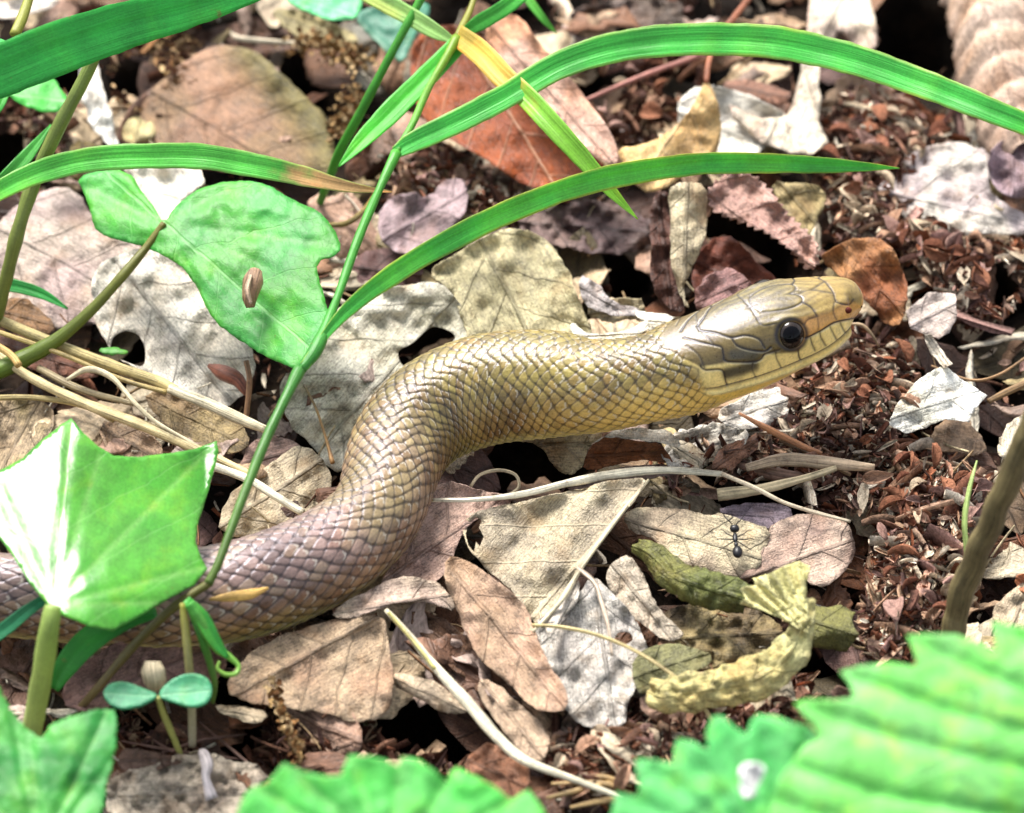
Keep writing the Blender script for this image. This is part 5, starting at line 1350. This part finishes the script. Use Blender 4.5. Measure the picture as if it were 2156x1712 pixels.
blade('blade', None, [(832, 322, 4.12), (870, 300, 4.2), (960, 258, 4.4), (1060, 206, 4.7), (1180, 138, 5.0), (1320, 96, 5.2), (1480, 84, 5.3), (1640, 92, 5.3), (1800, 128, 5.2), (1960, 184, 5.1), (2100, 240, 5.0), (2260, 306, 4.6), (2420, 390, 4.0), (2540, 470, 3.4)],
      [26, 44, 52, 54, 60, 66, 70, 70, 66, 60, 52, 42, 24, 2], c=(80, 212, 82), c_edge=(190, 212, 96), parent=g, roll=-10)
blade('blade', None, [(962, 74, 4.55), (1010, 110, 4.7), (1060, 162, 4.75), (1110, 206, 4.7), (1160, 260, 4.6), (1220, 326, 4.3), (1280, 395, 3.9), (1342, 462, 3.5)],
      [46, 50, 50, 46, 46, 40, 28, 2], c=(224, 196, 92), c_tip=(150, 222, 70), tip=0.36, parent=g, roll=8)
blade('blade', None, [(712, 352, 3.6), (760, 300, 3.8), (830, 230, 4.0), (900, 160, 4.2), (965, 92, 4.4), (985, 70, 4.5)], [4, 34, 50, 46, 40, 30], c=(84, 212, 60), parent=g, roll=-15)
blade('blade', None, [(968, 74, 4.5), (1010, 48, 4.7), (1060, 18, 4.8), (1120, -30, 4.9)], [14, 34, 34, 30], c=(80, 200, 70), parent=g)
stalk('stem', None, [(962, 80, 4.5), (990, 20, 4.6), (1005, -30, 4.7)], [8, 7, 6], c=(170, 170, 70), mat=M_GRASS, parent=g)
blade('blade', None, [(740, -30, 4.6), (800, 0, 4.6), (870, 38, 4.55), (920, 68, 4.5), (964, 90, 4.45)], [30, 40, 38, 32, 6], c=(176, 226, 130), parent=g, roll=10)
g2 = empty('grass_plant', G(690, 440, -0.6)); tag(g2, 'thin straight green grass stem crossing beside the golden catkin', 'grass')
stalk('stem', None, [(668, 440, -0.3), (690, 385, 1.0), (715, 320, 2.0), (760, 235, 3.0), (820, 120, 4.0), (885, 0, 4.8), (905, -35, 5.0)], [7, 9, 10, 10, 9, 9, 8], c=(74, 160, 50), c_end=(84, 176, 60), mat=M_GRASS, parent=g2)
blade('grass', 'small narrow grass blade tip hanging in above the dark pocket', [(1090, -30, 3.2), (1120, 10, 3.0), (1145, 42, 2.8), (1172, 72, 2.5)], [18, 18, 14, 2], c=(110, 210, 80))

L1 = empty('grass_plant', G(-60, 560, -0.8)); tag(L1, 'grass plant at the left with a broad blurred blade and an arching brown tipped blade', 'grass')
blade('blade', None, [(-330, 700, -0.6), (-330, 480, 3.0), (-230, 300, 5.6), (-60, 178, 7.0), (0, 150, 7.2), (130, 98, 7.2), (260, 55, 7.1), (400, 18, 7.0), (540, -25, 6.9), (700, -80, 6.6), (860, -110, 6.0)], [24, 50, 90, 110, 112, 110, 100, 80, 54, 30, 2], c=(64, 206, 84), parent=L1, roll=6, fold=0.12)
blade('blade', None, [(-260, 700, -0.6), (-200, 580, 1.6), (-110, 485, 3.0), (-40, 430, 3.7), (0, 402, 3.9), (80, 364, 4.1), (180, 338, 4.2), (300, 330, 4.3), (420, 330, 4.3), (540, 350, 4.2), (640, 372, 4.0), (740, 395, 3.8), (826, 404, 3.6)], [16, 24, 30, 36, 42, 50, 52, 54, 54, 50, 42, 22, 2],
      c=(104, 224, 86), c_tip=(232, 190, 128), tip=0.82, c_edge=(176, 222, 110), parent=L1, roll=-8)
stalk('stem', None, [(-20, 720, 0.2), (10, 600, 1.6), (40, 480, 2.8), (75, 375, 3.6), (125, 265, 4.6), (175, 170, 5.4), (210, 95, 6.0)], [12, 14, 15, 15, 15, 14, 13], c=(140, 150, 76), c_end=(150, 170, 90), mat=M_GRASS, parent=L1, flat=1.0)
stalk('stem', None, [(30, 75, 6.6), (48, 35, 6.7), (66, -20, 6.8)], [12, 11, 10], c=(176, 180, 80), mat=M_GRASS, parent=L1)
blade('blade', None, [(-30, 420, 3.0), (20, 370, 3.3), (65, 318, 3.5), (108, 262, 3.6)], [30, 34, 26, 3], c=(90, 196, 80), parent=L1)
blade('blade', None, [(-30, 260, 4.0), (0, 220, 4.2), (12, 180, 4.3), (5, 130, 4.4)], [16, 20, 18, 8], c=(70, 190, 80), parent=L1)
blade('grass', 'short dark green blade tip lying on the mauve grey leaf at the left', [(-30, 598, 0.8), (30, 602, 0.85), (90, 620, 0.8), (142, 650, 0.7)], [30, 28, 22, 4], c=(60, 180, 80))
blade('grass', 'blue green narrow blade slanting behind the thick pale leaf stalk', [(-30, 1352, 1.4), (20, 1316, 1.6), (60, 1284, 1.8), (100, 1258, 1.9)], [30, 30, 26, 20], c=(60, 160, 110))
blade('grass', 'wide dark green blade rising behind the thick pale leaf stalk', [(112, 1450, 0.5), (140, 1400, 0.9), (185, 1350, 1.2), (250, 1310, 1.4), (330, 1290, 1.4)], [26, 48, 56, 46, 20], c=(66, 172, 66))
leaf('grass_tip', 'tiny light green leaf scrap in the black hole of the bleached leaf', [(205, 735), (235, 730), (270, 738), (265, 745), (225, 745)], z=0.45, c=(90, 180, 60), mat=M_GREEN, cat='leaf scrap', noise=(0.02, 40), step=6)

# ------------------------------------------------------------------ broad green leaves
def vein_relief(origin, tips, depth, w):
    """grooves along the main veins; between them the blade bulges"""
    def f(x, y, u, v):
        p = np.stack([x, y], 1); h = np.zeros(len(x))
        for t_ in tips: h = np.maximum(h, np.exp(-(segdist(p, [origin, t_]) / w) ** 2))
        return -depth * h
    return f
def vein_colour(origin, tips, c, w, amt):
    def f(x, y, u, v, cols):
        p = np.stack([x, y], 1); h = np.zeros(len(x))
        for t_ in tips: h = np.maximum(h, np.exp(-(segdist(p, [origin, t_]) / w) ** 2))
        return cols * (1 - amt * h[:, None]) + A(*c) * amt * h[:, None]
    return f
r1 = empty('heart_leaf', G(10, 790, 0.4)); tag(r1, 'heart shaped bright green leaf with two lobes holding a small brown husk', 'leaf')
o1 = (345, 468); t1 = [(710, 520), (660, 740), (480, 400), (190, 400), (560, 690), (640, 600), (420, 620)]
leaf('leaf_blade', None, [(163, 372), (210, 358), (268, 356), (295, 395), (325, 440), (345, 470), (362, 440), (400, 408), (450, 386), (505, 378), (560, 388), (600, 410), (650, 436), (685, 455), (708, 490), (720, 520), (700, 540), (668, 552), (668, 585), (682, 625), (692, 670), (685, 720), (664, 755), (640, 782), (600, 770), (545, 742), (495, 710), (455, 680), (425, 635), (405, 590), (370, 550), (310, 520), (250, 505), (205, 492), (190, 455), (178, 410)],
     z=2.3, grad=(0.15, -0.28), cup=(40, -0.05), noise=(0.08, 120), k=0.55, c=(90, 208, 66), c2=(82, 204, 88), mid=(o1, (665, 745)), mat=M_GREEN, parent=r1, step=8, hfun=vein_relief(o1, t1, 0.035, 14), pinn=0.0, cfun=vein_colour(o1, t1, (150, 224, 130), 4.5, 0.3), jag=1.5, thick=0.02)
stalk('leaf_stalk', None, [(345, 470, 2.3), (305, 525, 2.0), (250, 590, 1.7), (190, 655, 1.3), (120, 715, 0.9), (50, 755, 0.6), (-30, 792, 0.4)], [7, 9, 11, 12, 15, 19, 20], c=(134, 128, 56), c_end=(120, 150, 56), mat=M_GRASS, parent=r1, flat=1.0)
h = empty('seed_husk', G(534, 640, 2.35)); tag(h, 'small brown seed husk sitting on the heart shaped green leaf', 'seed husk')
stalk('husk', None, [(527, 648, 2.35), (526, 625, 2.5), (532, 595, 2.65), (538, 572, 2.7)], [9, 16, 22, 14], c=(150, 118, 84), c_end=(176, 140, 110), parent=h, flat=0.9, step=4, sides=12)
stalk('ridge', None, [(528, 640, 2.62), (520, 610, 2.8), (528, 580, 2.86)], [4, 6, 4], c=(196, 168, 140), parent=h, step=4)

r2 = empty('ivy_leaf', G(60, 1560, 0.0)); tag(r2, 'bright pointed ivy leaf with a white glare, hiding part of the snake', 'leaf')
o2 = (112, 1275); t2 = [(150, 885), (452, 935), (432, 1195), (0, 1030), (330, 1270), (330, 1060), (210, 960)]
leaf('leaf_blade', None, [(150, 880), (172, 908), (205, 938), (240, 960), (290, 962), (350, 955), (410, 945), (456, 928), (460, 950), (448, 1000), (432, 1055), (418, 1100), (412, 1140), (425, 1175), (436, 1197), (410, 1232), (372, 1250), (330, 1275), (285, 1302), (238, 1328), (190, 1318), (140, 1298), (108, 1280), (70, 1238), (30, 1175), (-10, 1120), (-60, 1060), (-70, 1010), (0, 990), (50, 962), (90, 925), (125, 895)],
     z=3.1, grad=(0.07, -0.15), noise=(0.012, 120), k=0.5, c=(112, 214, 74), c2=(92, 200, 62), mid=(o2, (150, 885)), mat=M_IVY, parent=r2, step=7, jag=0.8, thick=0.022, smooth=False,
     hfun=lambda x, y, u, v: vein_relief(o2, t2, 0.02, 14)(x, y, u, v) - 0.95 * np.clip((x - 130) / 300, 0, 1) ** 1.3 + 0.1 * np.sin(y / 60.0) * np.clip((x - 130) / 100, 0, 1), pinn=0.0, cfun=vein_colour(o2, t2, (180, 232, 140), 5, 0.3))
stalk('leaf_stalk', None, [(112, 1275, 3.0), (104, 1320, 2.7), (92, 1400, 1.9), (80, 1470, 1.1), (66, 1545, 0.2)], [16, 22, 22, 21, 22], c=(176, 206, 108), c_end=(196, 214, 130), mat=M_GRASS, parent=r2, flat=1.0, sides=12)

r3 = empty('toothed_leaf', G(60, 1750, -0.5)); tag(r3, 'toothed green leaf low at the left with darker folds', 'leaf')
o3 = (85, 1800); t3 = [(225, 1500), (60, 1540), (20, 1470), (240, 1600)]
leaf('leaf_blade', None, [(-40, 1420), (0, 1450), (30, 1500), (55, 1535), (85, 1552), (110, 1528), (150, 1506), (200, 1496), (240, 1496), (247, 1530), (240, 1580), (232, 1630), (218, 1680), (205, 1740), (190, 1800), (-60, 1800), (-60, 1500)],
     z=3.4, grad=(0.0, -0.3), noise=(0.05, 120), k=0.55, smooth=False, c=(92, 208, 84), c2=(62, 184, 76), mid=(o3, (225, 1500)), mat=M_GREEN, parent=r3, teeth=(5, 16), step=6, hfun=vein_relief(o3, t3, 0.05, 14), pinn=0.0, cfun=vein_colour(o3, t3, (140, 222, 130), 5, 0.3))
stalk('leaf_stalk', None, [(85, 1800, 3.0), (70, 1840, 2.0), (60, 1860, 0.5), (50, 1850, -0.8)], 12, c=(150, 190, 100), mat=M_GRASS, parent=r3, flat=1.0)

def ribs(lines, depth, w):
    def f(x, y, u, v):
        p = np.stack([x, y], 1); h = np.zeros(len(x))
        for l in lines: h = np.maximum(h, np.exp(-(segdist(p, l) / w) ** 2))
        return -depth * h
    return f
def rib_colour(lines, c, w, amt):
    def f(x, y, u, v, cols):
        p = np.stack([x, y], 1); h = np.zeros(len(x))
        for l in lines: h = np.maximum(h, np.exp(-(segdist(p, l) / w) ** 2))
        return cols * (1 - amt * h[:, None]) + A(*c) * amt * h[:, None]
    return f
RB = [[(1675, 1480), (1900, 1556), (2260, 1640)], [(1772, 1416), (2000, 1496), (2260, 1566)], [(1912, 1340), (2080, 1420), (2260, 1490)], [(2090, 1308), (2260, 1400)], [(1640, 1600), (1850, 1672), (2260, 1735)], [(1620, 1680), (1800, 1735), (2100, 1800)]]
RS = [[(1296, 1668), (1420, 1720), (1560, 1790)], [(1341, 1597), (1460, 1680), (1570, 1780)], [(1425, 1554), (1510, 1660), (1590, 1780)], [(1500, 1508), (1570, 1640), (1610, 1780)], [(1595, 1504), (1630, 1640), (1625, 1780)], [(1700, 1530), (1680, 1650), (1640, 1780)]]
RC = [[(532, 1655), (640, 1720), (780, 1800)], [(597, 1606), (690, 1690), (790, 1800)], [(736, 1590), (770, 1690), (800, 1800)], [(846, 1592), (835, 1690), (806, 1800)], [(962, 1616), (900, 1710), (812, 1800)], [(1114, 1662), (980, 1740), (820, 1805)]]
def pleats(o, ang, per, depth, spread):
    """parallel side-vein pleats of a strawberry leaflet fanning from the midrib"""
    a = math.radians(ang); ax = np.array([math.cos(a), math.sin(a)]); pr = np.array([-ax[1], ax[0]])
    def f(x, y, u, v):
        d = (x - o[0]) * pr[0] + (y - o[1]) * pr[1]; t_ = (x - o[0]) * ax[0] + (y - o[1]) * ax[1]
        return depth * (np.abs(np.sin(np.pi * (t_ + np.abs(d) * spread) / per)) - 0.5) - 0.08 * np.exp(-(d / 20.0) ** 2)
    return f
r5 = empty('strawberry_leaf', G(2100, 1900, -0.5)); tag(r5, 'large pale green coarsely toothed leaf, out of focus, with pleated leaflets', 'leaf')
leaf('leaflet', 'large pale pleated leaflet', [(1600, 1760), (1640, 1640), (1690, 1570), (1728, 1552), (1700, 1510), (1672, 1480), (1700, 1472), (1750, 1474), (1795, 1470), (1790, 1440), (1768, 1414), (1820, 1400), (1870, 1395), (1930, 1404), (1925, 1370), (1910, 1338), (1960, 1334), (2015, 1338), (2055, 1350), (2095, 1370), (2096, 1340), (2090, 1308), (2130, 1318), (2200, 1330), (2260, 1400), (2300, 1560), (2260, 1800), (1900, 1830), (1640, 1830)],
     z=7.6, grad=(0.0, -0.35), cup=(-20, -0.02), noise=(0.03, 140), c=(150, 238, 136), c2=(132, 230, 112), k=0.8, mid=((1560, 1800), (2250, 1500)), mat=M_GREEN_PALE, parent=r5, step=11, jag=1.5, smooth=False, hfun=ribs(RB, 0.07, 16), cfun=rib_colour(RB, (84, 214, 80), 8, 0.55), thick=0.025, pinn=0.0)
leaf('leaflet', 'smaller bluish green leaflet', [(1270, 1760), (1290, 1700), (1296, 1668), (1345, 1676), (1342, 1630), (1340, 1596), (1380, 1600), (1416, 1608), (1418, 1580), (1426, 1552), (1460, 1562), (1490, 1578), (1488, 1540), (1500, 1508), (1520, 1508), (1545, 1530), (1572, 1548), (1580, 1520), (1595, 1504), (1630, 1508), (1665, 1520), (1700, 1530), (1730, 1556), (1745, 1640), (1700, 1760), (1500, 1800)],
     z=7.0, grad=(0.0, -0.35), noise=(0.06, 120), c=(98, 216, 116), c2=(116, 224, 128), k=0.8, mid=((1620, 1790), (1440, 1560)), mat=M_GREEN_PALE, parent=r5, step=10, jag=1.5, smooth=False, hfun=ribs(RS, 0.06, 14), cfun=rib_colour(RS, (70, 190, 96), 8, 0.6), thick=0.025, pinn=0.0)
stalk('leaf_stalk', None, [(1700, 1830, 7.0), (1850, 1870, 6.0), (2000, 1900, 2.0), (2100, 1900, -0.6)], 16, c=(150, 190, 100), mat=M_GRASS, parent=r5, flat=1.0)
leaf('glare_fleck', 'small white glare fleck on the bluish green leaflet', [(1562, 1640), (1560, 1618), (1575, 1606), (1600, 1612), (1606, 1624), (1592, 1650), (1584, 1675), (1566, 1672)], z=7.26, grad=(0.0, -0.35), c=(250, 250, 246), k=0.85, noise=(0.02, 30), mat=M_DEADP, cat='fleck', step=6, thick=0.06)  # white patch standing in for a spot of glare on the leaflet
r4 = empty('strawberry_leaf', G(800, 1900, -0.5)); tag(r4, 'green coarsely toothed leaf rising in front of the kinked white straw', 'leaf')
leaf('leaflet', None, [(470, 1780), (498, 1712), (512, 1680), (532, 1655), (562, 1650), (580, 1630), (597, 1606), (640, 1626), (680, 1634), (720, 1634), (726, 1608), (736, 1590), (775, 1592), (812, 1600), (836, 1612), (846, 1592), (880, 1600), (915, 1622), (942, 1650), (948, 1630), (962, 1616), (1005, 1636), (1045, 1660), (1078, 1684), (1092, 1672), (1114, 1662), (1145, 1708), (1160, 1780), (1000, 1830), (600, 1830)],
     z=6.2, grad=(0.0, -0.35), noise=(0.06, 120), c=(92, 214, 92), c2=(110, 222, 108), k=0.8, mid=((800, 1810), (760, 1600)), mat=M_GREEN_PALE, parent=r4, step=10, jag=1.5, smooth=False, hfun=ribs(RC, 0.06, 14), cfun=rib_colour(RC, (150, 232, 130), 7, 0.5), thick=0.025, pinn=0.0)
stalk('leaf_stalk', None, [(800, 1820, 6.0), (800, 1870, 4.0), (800, 1900, -0.6)], 16, c=(150, 190, 100), mat=M_GRASS, parent=r4, flat=1.0)

# leaf behind the grass clump at the top
leaf('green_leaf', 'pale green leaf at the top left of the grass clump', [(580, -30), (600, 0), (640, 22), (690, 42), (735, 48), (760, 30), (768, -30)], z=2.5, grad=(0, -0.3), c=(112, 222, 150), noise=(0.05, 80), mat=M_GREEN, cat='leaf', mid=((600, -20), (750, 40)))
leaf('green_leaf', 'shaded blue green leaf behind the crossing grass stems', [(740, 30), (790, 10), (860, 20), (905, 0), (900, 40), (870, 80), (850, 140), (825, 120), (780, 80)], z=0.9, grad=(0, -0.4), c=(84, 156, 128), c2=(70, 134, 110), noise=(0.08, 80), mat=M_GREEN, cat='leaf', mid=((740, 30), (850, 140)))
leaf('green_leaf', 'small diamond shaped green leaf between the grass stems at the left', [(15, 195), (45, 170), (80, 150), (110, 160), (145, 205), (142, 225), (110, 238), (70, 230), (35, 215)], z=2.2, grad=(0, -0.3), c=(88, 206, 84), noise=(0.04, 70), mat=M_GREEN, cat='leaf', mid=((15, 195), (145, 215)))
leaf('green_leaf', 'folded green leaf edge against the broad blurred grass blade', [(-20, 80), (10, 82), (45, 115), (40, 130), (0, 125), (-20, 120)], z=6.8, c=(60, 190, 90), noise=(0.03, 50), mat=M_GREEN, cat='leaf')

# seedling
s0 = empty('seedling', G(378, 1585, 0.0)); tag(s0, 'tiny seedling with two round blue green seed leaves', 'seedling')
stalk('stem', None, [(380, 1588, -0.1), (362, 1545, 0.6), (345, 1505, 1.1), (332, 1468, 1.5)], [6, 7, 7, 6], c=(196, 200, 116), mat=M_GRASS, parent=s0, flat=1.0, step=5)
for P_, m_ in ([(330, 1462), (300, 1448), (265, 1436), (235, 1438), (218, 1456), (226, 1476), (255, 1490), (290, 1486), (318, 1474)], ((330, 1465), (218, 1460))), ([(336, 1466), (345, 1445), (375, 1424), (410, 1418), (438, 1430), (446, 1455), (434, 1478), (405, 1486), (370, 1478)], ((336, 1462), (446, 1455))):
    leaf('seed_leaf', None, P_, z=1.55, grad=(0, -0.25), cup=(0, 0.6), noise=(0.01, 40), c=(74, 164, 118), mid=m_, mat=M_GREEN, parent=s0, step=6, jag=0.3, thick=0.05, smooth='round', pinn=0.0)
sh = stalk('seed_coat', 'cream coloured seed coat standing behind the two seed leaves', [(328, 1448, 1.2), (326, 1430, 1.4), (322, 1408, 1.6), (322, 1392, 1.7)], [14, 24, 24, 17], c=(236, 218, 180), cat='seed', flat=0.9, step=4, sides=12)
ST('pale thin sprout rising behind the right seed leaf', [(405, 1570, -0.2), (404, 1500, 0.5), (400, 1430, 1.2), (392, 1340, 1.9), (384, 1270, 2.4)], [8, 9, 9, 9, 6], c=(206, 196, 170), c_end=(190, 190, 90), mat=M_GRASS, name='sprout', cat='sprout', flat=1.0)
ST('white papery root bit at the foot of the pale sprout', [(418, 1580, 0.0), (428, 1610, 0.05), (434, 1650, 0.0), (440, 1680, -0.1)], [5, 13, 8, 15], c=(206, 196, 196), name='root', cat='root', jitter=0.16)
cz = empty('tendril', G(470, 1480, 0.2)); tag(cz, 'curly green tendril coiling at its tip below the ivy leaf', 'tendril')
stalk('coil', None, [(398, 1270, 2.5), (425, 1310, 2.2), (455, 1360, 1.8), (485, 1385, 1.6), (502, 1402, 1.5), (496, 1418, 1.45), (475, 1420, 1.5), (458, 1408, 1.6), (462, 1392, 1.7)], [12, 14, 11, 7, 5, 5, 5, 4, 3], c=(96, 196, 80), c_end=(170, 220, 100), mat=M_GRASS, parent=cz, step=4, flat=0.9)
stalk('coil', None, [(400, 1275, 2.4), (420, 1330, 2.0), (440, 1390, 1.4), (452, 1440, 0.9), (448, 1480, 0.3)], [8, 9, 8, 6, 4], c=(70, 170, 70), c_end=(120, 150, 70), mat=M_GRASS, parent=cz, step=5)
blade('leaf_fold', None, [(392, 1262, 2.5), (425, 1300, 2.3), (450, 1345, 2.0), (480, 1385, 1.7)], [16, 30, 26, 8], c=(76, 190, 76), parent=cz)
ST('yellow sliver lying on the snake flank near the grass stem', [(440, 1262, 1.75), (490, 1256, 1.85), (530, 1250, 1.85), (565, 1238, 1.8)], [3, 10, 10, 3], c=(224, 180, 96), name='yellow_sliver', cat='leaf sliver', flat=0.3)  # separate piece for the yellow streak on the flank

# ------------------------------------------------------------------ the ant
def build_ant():
    base = G(1550, 1150, 0.62)
    root = empty('ant', base); tag(root, 'black ant walking on the flat pale leaf', 'ant')
    def p(x, y, z=0.0): return np.array(G(x, y, 0.62 + z))
    ball('abdomen', p(1552, 1162, 0.10), (0.095, 0.14, 0.09), M_ANT, root)
    ball('waist', p(1549, 1146, 0.09), (0.04, 0.06, 0.04), M_ANT, root)
    ball('thorax', p(1547, 1132, 0.10), (0.05, 0.13, 0.05), M_ANT, root)
    ball('head', p(1546, 1113, 0.11), (0.09, 0.085, 0.075), M_ANT, root)
    for sx in (-1, 1):
        for k_, (dx, dy) in enumerate([(34, -14), (40, 4), (34, 24)]):
            stalk('leg', None, [(1548 + sx * 4, 1130 + k_ * 5, 0.72), (1548 + sx * dx * 0.5, 1130 + k_ * 4 + dy * 0.4, 0.86), (1548 + sx * dx * 0.8, 1130 + dy, 0.68), (1548 + sx * dx, 1132 + dy * 1.1, 0.6)], [1.2, 1.2, 0.9, 0.7], c=(20, 20, 22), mat=M_ANT, parent=root, step=4, sides=6)
        stalk('antenna', None, [(1545 + sx * 4, 1104, 0.78), (1545 + sx * 16, 1092, 0.86), (1545 + sx * 24, 1082, 0.76)], [1.2, 1.1, 0.9], c=(20, 20, 22), mat=M_ANT, parent=root, step=4, sides=6)
build_ant()
